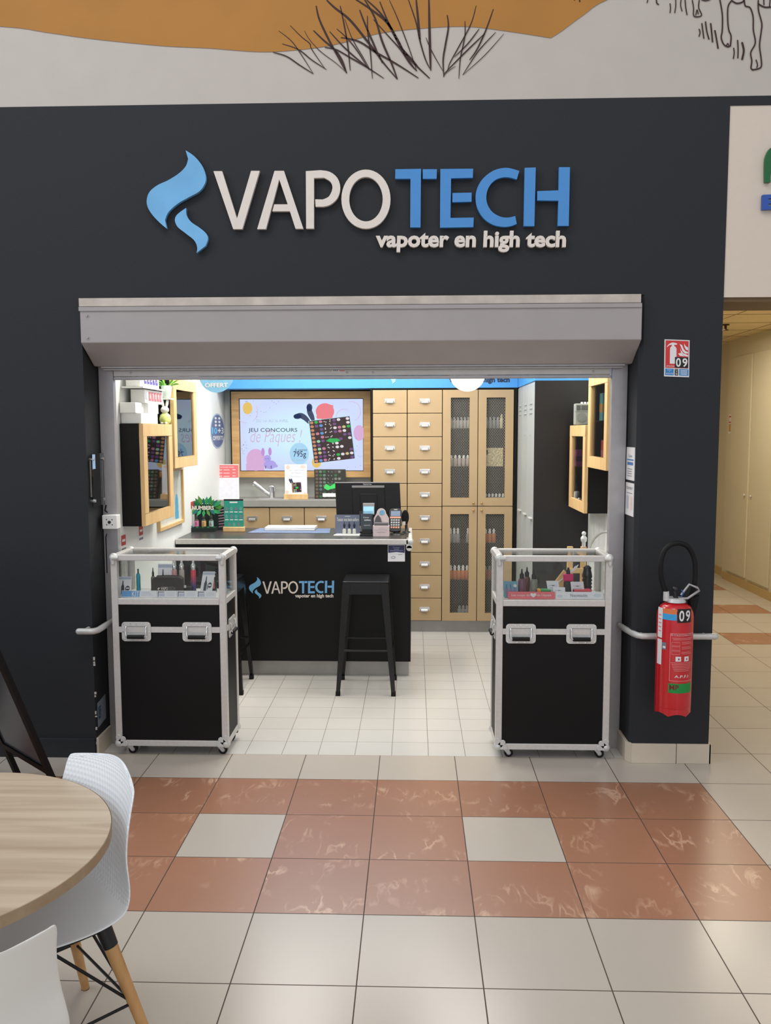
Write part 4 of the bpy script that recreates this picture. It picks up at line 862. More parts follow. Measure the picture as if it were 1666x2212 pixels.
# teal card in wooden base
def wood_base_card(label, s, depth, mats, draw, cat, hbase):
    t = thing('card_holder', label, cat, s.p(.5, 0))
    m = MB(); s.slab(m, .002, 0, 0, .04, 1, 1); draw(s, m); part(m.build('printed_card', mats, t), 'printed card')
    m = MB(); a = s.p(-.04, 0); b_ = s.p(1.04, 0); m.box(a.x, b_.x, a.y-depth/2, a.y+depth/2, a.z, a.z+hbase); m.build('wooden_base', M_birch, t, bevel=.003)
    del_lab = [c for c in children(t)]
    for c in del_lab:
        if 'label' in c: del c['label']
    return t
a = PX(485, 1146, 1, 6.40); b_ = PX(527, 1146, 1, 6.40)
s = Sheet((a.x, 6.40, ZC), (b_.x, 6.40, ZC), (a.x-.003, 6.41, ZC+.245))
def teal(s, m):
    s.rect(m, 0, .95, 1, 1, 1); s.rect(m, .3, .88, .7, .92, 2)
    for r_ in range(3):
        for c in range(4 if r_ else 4):
            if r_ == 2 and c == 3: continue
            u = .14+.24*c+(.12 if r_ == 2 else 0); v = .70-.24*r_
            s.disc(m, u, v, .07, .06, 3+((r_+c) % 2)); s.rect(m, u-.09, v-.11, u+.09, v-.085, 2)
wood_base_card('teal card of twelve flavours in a small wooden base on the counter', s, .05, [M_teal, M_dark, M_whp, mat('teal_mauve', (108, 120, 130)), mat('teal_grey', (90, 150, 140))], teal, 'card', .035)
# mat and tray
m = MB(); a = PX(535, 1151, 2, ZC); b_ = PX(712, 1152, 2, ZC); m.hexa([(a.x, a.y, ZC), (b_.x, b_.y, ZC), (b_.x-.02, b_.y+.30, ZC), (a.x+.04, a.y+.30, ZC)], [(a.x, a.y, ZC+.002), (b_.x, b_.y, ZC+.002), (b_.x-.02, b_.y+.30, ZC+.002), (a.x+.04, a.y+.30, ZC+.002)])
tag(m.build('counter_mat', mat('dusty_blue_mat', (112, 128, 158), .6, var=.12, scale=30)), 'dusty blue mat lying flat on the counter under the white tray', 'mat')
a = PX(572, 1147, 2, ZC); b_ = PX(680, 1147, 2, ZC)
tr = thing('coin_tray', 'white plastic tray lying on the blue counter mat', 'tray', ((a.x+b_.x)/2, a.y+.09, ZC+.0025))
m = MB(); zq = ZC+.0025; m.box(a.x, b_.x, a.y, a.y+.18, zq, zq+.006, 0)
for bx in ((a.x, b_.x, a.y, a.y+.012), (a.x, b_.x, a.y+.168, a.y+.18), (a.x, a.x+.012, a.y+.012, a.y+.168), (b_.x-.012, b_.x, a.y+.012, a.y+.168)): m.box(*bx, zq+.006, zq+.024)
m.build('tray_body', M_plastic, tr, bevel=.004)
m = MB(); m.cyl(((a.x+b_.x)/2+.02, a.y+.09, zq+.006), ((a.x+b_.x)/2+.02, a.y+.09, zq+.008), .03, n=24); m.build('tray_emblem', M_greyp, tr)
# best-seller stand
a = PX(722, 1158, 2, ZC); b_ = PX(777, 1158, 2, ZC)
bs = thing('tester_stand', 'slate card stand with a white base behind three small dropper bottles', 'display stand', ((a.x+b_.x)/2, a.y+.03, ZC))
m = MB(); m.hexa([(a.x-.005, a.y, ZC), (b_.x, a.y, ZC), (b_.x, a.y+.10, ZC), (a.x+.012, a.y+.10, ZC)], [(a.x-.005, a.y, ZC+.008), (b_.x, a.y, ZC+.008), (b_.x, a.y+.10, ZC+.008), (a.x+.012, a.y+.10, ZC+.008)]); m.build('base', M_plastic, bs, bevel=.001)
ya = a.y+.085; p1 = PX(724, 1112, 1, ya); p2 = PX(777, 1112, 1, ya)
s = Sheet((p1.x, ya, ZC+.008), (p2.x, ya, ZC+.008), (p1.x, ya+.006, p1.z))
m = MB(); s.slab(m, .002, 0); m.build('back_card', M_slate, bs)
m = MB(); s.text(m, 'Testez nos best-sellers', .06, .66, .96, .84, 0, .001, shear=.04); s.rect(m, .4, .90, .62, .92, 0); m.build('lettering', M_whp, bs)
for k in range(3):
    x = PX(744+10.8*k, 1150, 1, a.y+.045).x
    t = thing('tester_bottle', ['left', 'middle', 'right'][k]+' of three clear dropper bottles in front of the slate card', 'bottle', (x, a.y+.045, ZC+.008), 'tester bottles on the slate stand')
    m = MB(); m.lathe([(.012, 0), (.013, .004), (.013, .032), (.007, .042)], (0, 0, 0), 14); m.build('bottle_body', mat('pale_clear_plastic', (196, 198, 188), .12), t, local=True)
    m = MB(); m.lathe([(.0085, .055), (.0085, .072), (.003, .078), (.0025, .092)], (0, 0, 0), 12); m.lathe([(.005, .042), (.005, .055)], (0, 0, 0), 10); m.build('cap', mat('navy_cap', (24, 26, 52), .35), t, local=True)
# acrylic card holder
a = PX(776, 1158, 2, ZC); b_ = PX(806, 1158, 2, ZC)
ah = thing('acrylic_sign_holder', 'clear acrylic holder with a slate insert and black foot', 'sign holder', ((a.x+b_.x)/2, a.y+.03, ZC))
m = MB(); m.box(a.x+.005, b_.x, a.y, a.y+.06, ZC, ZC+.012); m.box(a.x+.02, b_.x-.012, a.y+.02, a.y+.04, ZC+.012, ZC+.05); m.build('foot', M_dark, ah, bevel=.002)
zt = PX(790, 1104, 1, a.y+.03).z
s = Sheet((a.x, a.y+.02, ZC+.045), (b_.x, a.y+.02, ZC+.045), (a.x, a.y+.03, zt))
m = MB(); s.slab(m, .004, 0, h=.004); m.build('acrylic_pocket', M_acryl, ah)
m = MB(); s.slab(m, .001, 0, .12, .05, .9, .86, h=-.002); s.text(m, 'Carte', .3, .62, .7, .7, 1, .006); s.text(m, 'cadeau', .36, .48, .82, .57, 1, .006, bold=.02); s.text(m, 'vapotech', .32, .20, .78, .27, 1, .006); m.build('insert', [mat('slate_insert', (122, 130, 146)), M_whp], ah)
# box with round header
a = PX(806, 1159, 2, ZC); b_ = PX(841, 1159, 2, ZC); yb_ = a.y
rb = thing('cardboard_dispenser', 'pinkish white cardboard dispenser with a rounded header and grey pouches', 'display', ((a.x+b_.x)/2, yb_+.03, ZC))
zm = PX(822, 1136, 1, yb_).z; zt = PX(822, 1098, 1, yb_+.05).z; W_ = b_.x-a.x
m = MB(); m.box(a.x, b_.x, yb_, yb_+.06, ZC, zm); m.build('box', mat('blush_card', (216, 200, 202)), rb, bevel=.001)
m = MB(); hd_ = [(a.x+.003, zm), (b_.x-.003, zm), (b_.x-.003, zm+.05)]+[(a.x+W_/2+.034*math.cos(t), zt-.036+.036*math.sin(t)) for t in [PI*i/10 for i in range(11)]]+[(a.x+.003, zm+.05)]
m.prism([(x, yb_+.058, z) for x, z in hd_], (0, .002, 0)); m.build('header', mat('blush_card'), rb)
m = MB(); c = Vector((a.x+W_/2+.005, yb_+.057, zt-.032)); m.cyl(c, c-Vector((0, .0008, 0)), .019, n=24); m.build('blue_dot', mat('dot_blue', (120, 178, 214)), rb)
m = MB(); s = Sheet((a.x, yb_-.0005, ZC), (b_.x, yb_-.0005, ZC), (a.x, yb_-.0005, zm)); s.text(m, 'Trousse de voyage', .1, .56, .9, .64, 0); s.text(m, 'VAPOTECH', .22, .36, .78, .43, 1); s.rect(m, .35, .7, .7, .72, 0); m.build('lettering', [mat('dim_lilac', (176, 160, 170)), mat('plum_print', (110, 80, 96))], rb)
m = MB(); m.box(a.x+.008, b_.x-.006, yb_+.008, yb_+.05, zm-.01, zm+.022); tag(m.build('grey_pouch', mat('grey_pouch_fabric', (92, 90, 96), .7), bevel=.008, seg=3), 'grey zip pouch sticking out of the cardboard dispenser', 'pouch')
m = MB(); m.prism([(a.x+.008, yb_+.052, zm+.02), (a.x+.062, yb_+.052, zm+.02), (a.x+.052, yb_+.052, zm+.055), (a.x+.035, yb_+.052, zm+.075), (a.x+.018, yb_+.052, zm+.055)], (0, .003, 0)); m.build('pouch_picture', mat('grey_pouch_fabric'), rb)
# payment terminal
a = PX(841, 1156, 2, ZC)
pt = thing('payment_terminal', 'black card payment terminal on a swivel stand at the right end of the counter', 'payment terminal', (a.x+.045, a.y+.05, ZC))
cx, cy = a.x+.045, a.y+.05
m = MB(); m.cyl((cx+.012, cy, ZC), (cx+.012, cy, ZC+.010), .055, .048, 28); m.cyl((cx+.01, cy, ZC+.010), (cx, cy, ZC+.05), .028, .02, 16); m.build('stand', M_dark, pt)
s = Sheet((cx-.046, cy-.035, ZC+.030), (cx+.040, cy-.035, ZC+.030), (cx-.042, cy+.035, ZC+.185))
m = MB(); pr = smooth_loop([(.08, .0), (.5, -.03), (.92, .0), (1.0, .1), (.98, .55), (1.04, .75), (1.0, .95), (.75, 1.02), (.25, 1.02), (.0, .95), (-.04, .75), (.02, .55), (.0, .1)], 3)
m.prism([s.p(u, v, -.022) for u, v in pr], s.n*.022); m.build('casing', mat('charcoal_casing', (38, 40, 44), .35), pt, bevel=.003)
m = MB(); s.rect(m, .1, .66, .9, .90, 0, .0008); s.rect(m, .04, .57, .96, .64, 1, .0008)
for r_ in range(4):
    for c in range(4): s.rect(m, .12+.2*c, .12+.11*r_, .26+.2*c, .19+.11*r_, 2 if r_ else 1, .002)
s.disc(m, .5, .96, .18, .02, 2); m.build('screen_and_keys', [mat('lcd_grey', (120, 134, 158), .3), mat('salmon_strip', (216, 150, 128)), mat('key_grey', (170, 172, 170))], pt)
m2 = MB(); m2.lathe([(.035, 0), (.03, .008), (.010, .014), (.010, .06)], (cx+.078, cy+.10, ZC), 18)
bsn = thing('barcode_scanner', 'round black scanner on a stand just behind the payment terminal', 'scanner', (cx+.07, cy+.10, ZC))
m2.build('stand', M_dark, bsn)
m2 = MB(); c = Vector((cx+.070, cy+.09, ZC+.115)); m2.prism([c+Vector((.028*math.cos(t), 0, .055*math.sin(t))) for t in [2*PI*i/28 for i in range(28)]], (0, .03, 0)); m2.build('scanner_head', M_rubber, bsn, bevel=.006)
m2 = MB(); m2.box(cx+.052, cx+.072, cy+.075, cy+.09, ZC+.06, ZC+.085); m2.build('white_tag', M_plastic, bsn)
# monitor
YM = 6.32
mn = thing('touch_monitor', 'black till monitor seen from behind on the counter', 'monitor', (-.33, YM, ZC))
s = Sheet(PX(728, 1136, 1, YM), PX(868, 1136, 1, YM), PX(724, 1043, 1, YM+.05))
m = MB(); s.slab(m, .022, 0); m.build('casing', mat('black_monitor_plastic', (9, 9, 10), .45, spec=.3), mn, bevel=.004)
m = MB(); s.slab(m, .006, 0, -.005, 1.0, 1.005, 1.018, h=.0); m.build('top_edge', M_alug, mn)
m = MB(); s.slab(m, .010, 0, .26, .885, .76, .935, h=.010); m.build('vent_bar', mat('mid_grey_plastic', (120, 120, 122), .5), mn)
m = MB(); s.slab(m, .016, 0, .26, .04, .76, .88, h=.008); s.slab(m, .01, 0, .38, .1, .64, .74, h=.016); m.build('rear_bulge', mat('black_monitor_plastic'), mn, bevel=.003)
m = MB(); s.text(m, 'iiyama', .435, .945, .565, .985, 0, .001, bold=.02); m.build('lettering', M_alug, mn)
m = MB(); m.hexa([(-.40, YM-.02, ZC), (-.26, YM-.02, ZC), (-.26, YM+.14, ZC), (-.40, YM+.14, ZC)], [(-.40, YM-.02, ZC+.012), (-.26, YM-.02, ZC+.012), (-.26, YM+.14, ZC+.012), (-.40, YM+.14, ZC+.012)]); m.box(-.355, -.305, YM-.022, YM+.02, ZC+.012, ZC+.16); m.build('monitor_stand', M_dark, mn, bevel=.003)
cd = thing('customer_display', 'small pale blue customer display hung on the back of the monitor', 'screen', PX(796, 1100, 1, YM-.03))
s = px_sheet(784, 1087, 809, 1112, 1, YM-.035)
m = MB(); s.slab(m, .02, 0); m.build('casing', M_alug, cd, bevel=.002)
m = MB(); s.rect(m, .05, .1, .95, .72, 0, .001); m.build('lit_screen', mat('lit_pale_blue', (150, 200, 230), .3, emit=.6), cd)
m = MB(); c0 = s.p(.5, 0, -.01); m.box(c0.x-.012, c0.x+.012, c0.y-.006, c0.y+.006, ZC, c0.z); m.build('pole', M_dark, cd)

# ------------------------------------------------------------------ bar stools
def stool(label, cx, cy):
    t = thing('bar_stool', label, 'stool', (cx, cy, 0), 'black metal bar stools')
    m = MB(); m.box(-.152, .152, -.152, .152, .742, .757); m.build('seat', M_satin, t, local=True, bevel=.010, seg=4)
    m = MB()
    for a, b_ in (((-.150, -.150), (.150, -.150)), ((-.150, .150), (.150, .150)), ((-.150, -.150), (-.150, .150)), ((.150, -.150), (.150, .150))):
        n = Vector((b_[1]-a[1], a[0]-b_[0], 0)).normalized()*.0015
        A1, B1 = Vector((*a, .745)), Vector((*b_, .745)); k = 1.03
        A0, B0 = Vector((a[0]*k, a[1]*k, .672)), Vector((b_[0]*k, b_[1]*k, .672))
        m.hexa([A0-n, B0-n, B0+n, A0+n], [A1-n, B1-n, B1+n, A1+n])
    m.build('skirt', M_satin, t, local=True)
    for sx in (-1, 1):
        for sy in (-1, 1):
            m = MB()
            for (w0, w1) in (((.055, .004), (.024, .004)),):
                tx, ty, bx, by = .152*sx, .152*sy, .196*sx, .196*sy
                # angle-profile leg: two flanges
                for (dx, dy) in ((1, 0), (0, 1)):
                    wt, wb = .055, .026
                    ax_, ay_ = (-sx*wt*dx or -sx*.004), (-sy*wt*dy or -sy*.004)
                    bx_, by_ = (-sx*wb*dx or -sx*.004), (-sy*wb*dy or -sy*.004)
                    m.hexa([(tx, ty, .745), (tx+ax_, ty, .745), (tx+ax_, ty+ay_, .745), (tx, ty+ay_, .745)], [(bx, by, 0.012), (bx+bx_, by, 0.012), (bx+bx_, by+by_, 0.012), (bx, by+by_, 0.012)])
            l = m.build('leg', M_satin, t, local=True, bevel=.003)
            m = MB(); m.box(min(.198*sx, .168*sx), max(.198*sx, .168*sx), min(.198*sy, .168*sy), max(.198*sy, .168*sy), 0, .03); m.build('foot_cap', M_rubber, l, local=True, bevel=.003)
    for sy in (-1, 1):
        m = MB(); m.tube([(-.172, .172*sy, .30), (.172, .172*sy, .30)], .007, 8); m.build('footrest', M_satin, t, local=True)
        m = MB(); m.tube([(.172*sy, -.172, .26), (.172*sy, .172, .26)], .007, 8); m.build('footrest', M_satin, t, local=True)
    return t
st = stool('black metal bar stool in front of the right half of the counter', -.315, 5.685)
dup(st, (-1.325, 5.685, 0), 'black metal bar stool half hidden behind the left display case')

# ------------------------------------------------------------------ cabinets along the back wall
YC = 7.302
colx = [-.348, -.054, .243, .544, .845]
z0c, z1c, rows = .104, 2.085, 10
rh = (z1c-z0c)/rows
def cup_handle_mesh():
    m = MB(); w_ = .040
    m.box(-w_, w_, -.004, 0, -.002, .020)
    pr = [(0, .002), (-.010, .001), (-.018, -.006), (-.019, -.014), (-.014, -.020), (-.012, -.018), (-.015, -.013), (-.014, -.007), (-.008, -.002), (0, -.002)]
    m.prism([(-w_*.72, y, z) for y, z in pr], (w_*1.44, 0, 0))
    m.box(-w_-.004, -w_+.006, -.006, 0, -.014, .018); m.box(w_-.006, w_+.004, -.006, 0, -.014, .018)
    return m
HANDLE = cup_handle_mesh()
def add_handle(parent, loc):
    o = bpy.data.objects.get('handle_master')
    if not HM: HM.append(HANDLE.build('handle', M_silver, parent, local=True, bevel=.0008)); h = HM[0]
    else: h = HM[0].copy(); COL.objects.link(h); h.parent = parent
    h.location = Vector(loc)-world_loc(parent); return h
HM = []
def drawer_cab(label, x0, x1, z0, z1, n, group):
    t = thing('drawer_cabinet', label, 'cabinet', ((x0+x1)/2, 7.45, 0), group)
    m = MB(); m.box(x0+.0005, x1-.0005, YC+.003, SB-.012, z0-.004, z1+.004); m.build('carcass', M_black, t)
    h = (z1-z0)/n
    for k in range(n):
        a = z0+k*h
        m = MB(); m.box(x0+.003, x1-.003, YC-.016, YC+.004, a+.0025, a+h-.0025); d = m.build('drawer', M_kraft, t, bevel=.003)
        d.location = (0, 0, 0); add_handle(d, ((x0+x1)/2, YC-.016, a+h/2+.004))
    m = MB(); m.box(x0, x1, YC+.03, SB-.02, 0, z0-.004); m.build('plinth', M_plinth, t)
    return t
drawer_cab('tall gold-brown ten-drawer cabinet right of the wooden screen frame', colx[0], colx[1], z0c, z1c, rows, 'tall drawer cabinets')
drawer_cab('tall gold-brown ten-drawer cabinet next to the mesh-door cupboards', colx[1], colx[2], z0c, z1c, rows, 'tall drawer cabinets')
bx = [-1.668, -1.538, -1.238, -.938, -.643, -.3665]
names = ['at the left wall', 'second from the left under the sink worktop', 'third from the left under the sink worktop', 'right end of the sink worktop']
ZW = 1.153
for k in range(4):
    drawer_cab('low gold-brown drawer unit '+names[k]+(' under the sink worktop' if k == 0 else ''), bx[k+1], bx[k+2], z0c, 1.088, 5, 'low drawer units under the worktop')
m = MB(); m.box(bx[0], bx[1], YC-.01, SB-.012, 0, 1.09); tag(m.build('filler_panel', M_kraft), 'narrow gold-brown filler panel between the left wall and the low drawers', 'panel')
m = MB(); m.box(-.364, -.350, YC-.018, SB-.012, .0, 2.098); m.box(-.364, .878, YC-.004, SB-.012, 2.090, 2.0995)
tag(m.build('cabinet_divider', M_black), 'thin black panel edging the left side of the tall drawer cabinets', 'panel')
m = MB(); m.box(.848, .872, YC-.016, SB-.012, 0, 2.09); tag(m.build('cabinet_divider', M_black), 'black panel between the mesh cupboards and the grey lockers', 'panel')
# mesh cupboards
def wire_mesh(m, x0, x1, z0, z1, y, pitch=.0145, asp=1.7, w_=.0022):
    "crossing diagonal wires clipped to the opening"
    dz = pitch*asp; W_, H_ = x1-x0, z1-z0; slope = dz/pitch
    for sgn in (1, -1):
        k = -int(H_/slope/pitch)-2
        while True:
            xs = k*pitch; k += 1
            if xs > W_+H_/slope: break
            # line x = xs + z/slope (sgn=1) or mirrored
            za = max(0, -xs*slope); zb = min(H_, (W_-xs)*slope)
            if zb-za < .002: continue
            xa, xb = xs+za/slope, xs+zb/slope
            if sgn < 0: xa, xb = W_-xa, W_-xb
            d = w_/2/math.sin(math.atan(slope)); yy = y+sgn*.0006
            m.add([(x0+xa-d, yy, z0+za), (x0+xa+d, yy, z0+za), (x0+xb+d, yy, z0+zb), (x0+xb-d, yy, z0+zb),
                   (x0+xa, yy-.0008, z0+za), (x0+xb, yy-.0008, z0+zb)], [(0, 4, 5, 3), (4, 1, 2, 5), (0, 3, 2, 1)])
M_wire = mat('silver_wire_mesh', (170, 168, 160), .4, .3)
zs = PX(1000, 1093, 1, YC).z
def mesh_door(t, x0, x1, z0, z1, knob_x, knob_z):
    wx0, wx1 = x0+.068, x1-.068; wz0, wz1 = z0+.068, z1-.065
    m = MB(); y0, y1 = YC-.018, YC+.002
    m.box(x0, x1, y0, y1, z0, wz0); m.box(x0, x1, y0, y1, wz1, z1); m.box(x0, wx0, y0, y1, wz0, wz1); m.box(wx1, x1, y0, y1, wz0, wz1)
    d = m.build('door', M_kraft, t)
    m = MB(); wire_mesh(m, wx0, wx1, wz0, wz1, YC-.006); m.flat = True; m.build('wire_mesh', M_wire, d)
    m = MB(); m.cyl((knob_x, YC-.018, knob_z), (knob_x, YC-.030, knob_z), .005); m.ball((knob_x, YC-.034, knob_z), .010); m.build('knob', mat('brass_knob', (190, 156, 104), .3, .6), d)
    return wx0, wx1, wz0, wz1
cups = []
for k, (x0, x1) in enumerate(((colx[2], colx[3]), (colx[3], colx[4]))):
    t = thing('mesh_cupboard', ['tall cupboard with wire-mesh doors beside the drawers', 'tall cupboard with wire-mesh doors beside the black panel'][k], 'cupboard', ((x0+x1)/2, 7.45, 0), 'tall mesh-door cupboards')
    m = MB(); m.box(x0+.001, x0+.015, YC+.003, SB-.012, z0c-.004, z1c+.004); m.box(x1-.015, x1-.001, YC+.003, SB-.012, z0c-.004, z1c+.004); m.box(x0+.015, x1-.015, SB-.03, SB-.012, z0c-.004, z1c+.004)
    m.box(x0+.015, x1-.015, YC+.003, SB-.03, z0c-.004, z0c+.02); m.box(x0+.015, x1-.015, YC+.003, SB-.03, z1c-.016, z1c+.004); m.box(x0+.015, x1-.015, YC+.003, SB-.03, zs-.012, zs+.012)
    m.build('carcass', M_black, t)
    shelves = [PX(1000, 925, 1, YC+.05).z, PX(1000, 1007, 1, YC+.05).z, PX(1000, 1172, 1, YC+.05).z, PX(1000, 1252, 1, YC+.05).z]
    for z in shelves: m = MB(); m.box(x0+.016, x1-.016, YC+.02, SB-.031, z-.012, z); m.build('shelf', M_black, t)
    m = MB(); m.box(x0, x1, YC+.03, SB-.02, 0, z0c-.004); m.build('plinth', M_plinth, t)
    kx = x1-.035 if k == 0 else x0+.035
    mesh_door(t, x0+.003, x1-.003, zs+.003, z1c-.002, kx, zs+.028)
    cups.append((x0, x1, mesh_door(t, x0+.003, x1-.003, z0c+.002, zs-.003, kx, zs-.035)))
def simple_bottle(name, c_body, c_cap, r, h, label, group, cap_h=.25):
    t = thing(name, label, 'bottle', (0, 0, 0), group)
    m = MB(); m.lathe([(r*.9, 0), (r, h*.03), (r, h*(.93-cap_h)), (r*.7, h*(.97-cap_h))], (0, 0, 0), 12); m.build('bottle_body', c_body, t, local=True)
    m = MB(); m.lathe([(r*.62, h*(.97-cap_h)), (r*.62, h*.9), (r*.3, h)], (0, 0, 0), 12); m.build('cap', c_cap, t, local=True)
    return t
ORD = ['', 'second', 'third', 'fourth', 'fifth']
def row(proto, xs, y, z):
    base = proto['label']; n = len(xs)
    for i, x in enumerate(xs):
        o = proto if i == 0 else dup(proto, (x, y, z))
        o.location = (x, y, z)
        w_ = 'leftmost' if i == 0 else 'rightmost' if i == n-1 else ORD[i]+' from left'
        if n > 1: o['label'] = base.replace(' in ', ' (%s) in ' % w_, 1).replace(' at ', ' (%s) at ' % w_, 1) if False else w_+', '+base
YB_ = YC+.06
M_wcap = mat('white_cap', (240, 240, 236), .4); M_or = mat('orange_label', (206, 120, 60)); M_cream = mat('cream_label', (206, 186, 140)); M_pale = mat('pale_label', (172, 166, 158)); M_gr = mat('silver_label', (150, 150, 148)); M_clear = mat('frosted_clear', (136, 140, 140), .3); M_rose = mat('rose_label', (196, 140, 124))
def xs(a, b_, n): return [a+(b_-a)*(i+.5)/n for i in range(n)]
for k, (x0, x1, wn) in enumerate(cups):
    a, b_ = wn[0]-.01, wn[1]+.01; side = ['left', 'right'][k]
    nm = 'the left mesh cupboard' if k == 0 else 'the right mesh cupboard'
    g = lambda r_: 'bottles on the %s shelf of %s' % (r_, nm)
    if k == 0:
        row(simple_bottle('liquid_bottle', M_pale, M_gr, .015, .095, 'pale bottle in the top row of the left mesh cupboard', g('top')), xs(a, b_, 6), YB_, shelves[0])
        row(simple_bottle('liquid_bottle', mat('mixed_label', (184, 170, 160)), M_wcap, .017, .095, 'white-capped bottle in the second row of the left mesh cupboard', g('second')), xs(a, b_, 5), YB_, shelves[1])
        row(simple_bottle('liquid_bottle', M_cream, M_rose, .018, .055, 'short cream bottle at the bottom of the upper left mesh door', g('third')), xs(a, b_, 5), YB_, zs+.012)
        row(simple_bottle('liquid_bottle', M_gr, M_wcap, .0175, .125, 'white-capped grey bottle behind the lower left mesh door', g('fourth'), .35), xs(a, a+.095, 3)+[b_-.012], YB_, shelves[2])
        row(simple_bottle('liquid_bottle', M_or, M_wcap, .0185, .125, 'orange-labelled white-capped bottle in the left mesh cupboard', g('fifth'), .33), xs(a, b_, 5), YB_, shelves[3])
        row(simple_bottle('liquid_bottle', M_clear, M_gr, .018, .10, 'dim grey bottle on the floor of the left mesh cupboard', g('bottom')), xs(a+.08, b_, 3), YB_, z0c+.02)
    else:
        row(simple_bottle('liquid_bottle', M_clear, M_gr, .015, .095, 'clear bottle in the top row of the right mesh cupboard', g('top')), xs(a, b_-.05, 4), YB_, shelves[0])
        row(simple_bottle('liquid_bottle', mat('ivory_label', (214, 204, 170)), M_cream, .015, .12, 'tall ivory bottle at the right end of the top row', g('top end')), [b_-.035], YB_, shelves[0])
        m = MB(); m.box(a, b_-.02, YB_-.02, YB_+.06, shelves[1], shelves[1]+.155); m.box(a+.005, a+.03, YB_-.021, YB_-.019, shelves[1]+.1, shelves[1]+.14, 1)
        tag(m.build('bottle_pack', [mat('cream_patterned_pack', (206, 190, 146), .5, var=.5, scale=90), M_dark]), 'large cream patterned pack on the second shelf of the right mesh cupboard', 'pack')
        row(simple_bottle('liquid_bottle', M_clear, M_wcap, .015, .09, 'clear bottle at the bottom of the upper right mesh door', g('third')), xs(a, b_, 6), YB_, zs+.012)
        row(simple_bottle('liquid_bottle', M_or, M_wcap, .0175, .12, 'orange-labelled bottle behind the lower right mesh door', g('fourth'), .3), xs(a, a+.105, 3), YB_, shelves[2])
        row(simple_bottle('liquid_bottle', mat('rust_label', (150, 86, 60)), M_clear, .0185, .12, 'rust-coloured bottle low in the right mesh cupboard', g('fifth')), xs(a, b_, 5), YB_, shelves[3])
# sink worktop
wt = thing('sink_worktop', 'grey worktop with an inset sink along the back wall', 'worktop', (-1.0, 7.45, 1.1))
m = MB(); m.box(SW+.002, -.366, YC-.03, SB-.002, 1.093, ZW); m.build('slab', M_worktop, wt, bevel=.003)
a = PX(535, 1079, 2, ZW); m = MB(); m.box(-1.36, -1.08, 7.33, 7.54, ZW, ZW+.003); m.box(-1.34, -1.10, 7.35, 7.52, ZW+.0025, ZW+.004, 1); m.build('sink_basin', [M_chrome, M_alug], wt, bevel=.001)
fc = thing('kitchen_faucet', 'chrome kitchen mixer tap with pull-out spray head', 'faucet', (-1.10, 7.52, ZW))
YFc = 7.50; Q = lambda x, y: PX(x, y, 1, YFc)
bz = Q(588, 1075); m = MB(); m.cyl((bz.x, YFc, ZW), (bz.x, YFc, ZW+.05), .027, .025, 18); m.cyl((bz.x, YFc, ZW+.05), (bz.x-.004, YFc, Q(588, 1052).z), .025, .026, 18); m.build('body', M_chrome, fc)
m = MB(); t1 = Q(588, 1072); t2 = Q(556, 1048); m.tube([t1, Q(575, 1063), t2], [.018, .018, .021], 14); m.build('spout', M_chrome, fc)
m = MB(); m.cyl(Q(560, 1051), Q(548, 1043), .018, .024, 16); m.cyl(Q(548, 1043), Q(546, 1048), .024, .019, 16); m.build('spray_head', M_chrome, fc)
m = MB(); m.tube([Q(582, 1051), Q(588, 1050), Q(593, 1053), Q(594, 1062)], .007, 8); m.build('lever', M_chrome, fc)
# poster, flyer, chocolate box on the worktop
s = Sheet(Vector((PX(467, 1075, 1, 7.33).x, 7.33, ZW)), Vector((PX(517, 1075, 1, 7.33).x, 7.33, ZW)), Vector((PX(466, 1003, 1, 7.37).x, 7.37, PX(466, 1003, 1, 7.37).z)))
def pink(s, m):
    s.rect(m, .02, .62, .98, .98, 1); s.shape(m, [(.06, .04), (.94, .04), (.94, .60), (.84, .60), (.80, .56), (.76, .60), (.06, .60)], 2)
    s.text(m, 'DEMANDEZ CONSEIL', .2, .90, .8, .935, 0, .001)
    for k in range(3): s.text(m, 'TROP', .12, .82-.09*k, .28, .86-.09*k, 0, .001, .02); s.rect(m, .34, .83-.09*k, .60, .845-.09*k, 0, .001); s.rect(m, .72, .84-.09*k, .86, .855-.09*k, 0, .001)
card('pink and white notice standing on the worktop beside the tap', s, [M_card, mat('coral_pink', (226, 110, 112)), mat('soft_white', (226, 226, 234))], pink, 'poster', 'pink_poster', t=.003)
m = MB(); m.box(PX(470, 1077, 1, 7.34).x, PX(530, 1077, 1, 7.34).x, 7.31, 7.355, ZW, ZW+.0008); 
s = Sheet(Vector((PX(616, 1083, 1, 7.36).x, 7.36, ZW)), Vector((PX(664, 1083, 1, 7.36).x, 7.36, ZW)), Vector((PX(615, 1003, 1, 7.375).x, 7.375, PX(640, 1003, 1, 7.375).z)))
random.seed(5)
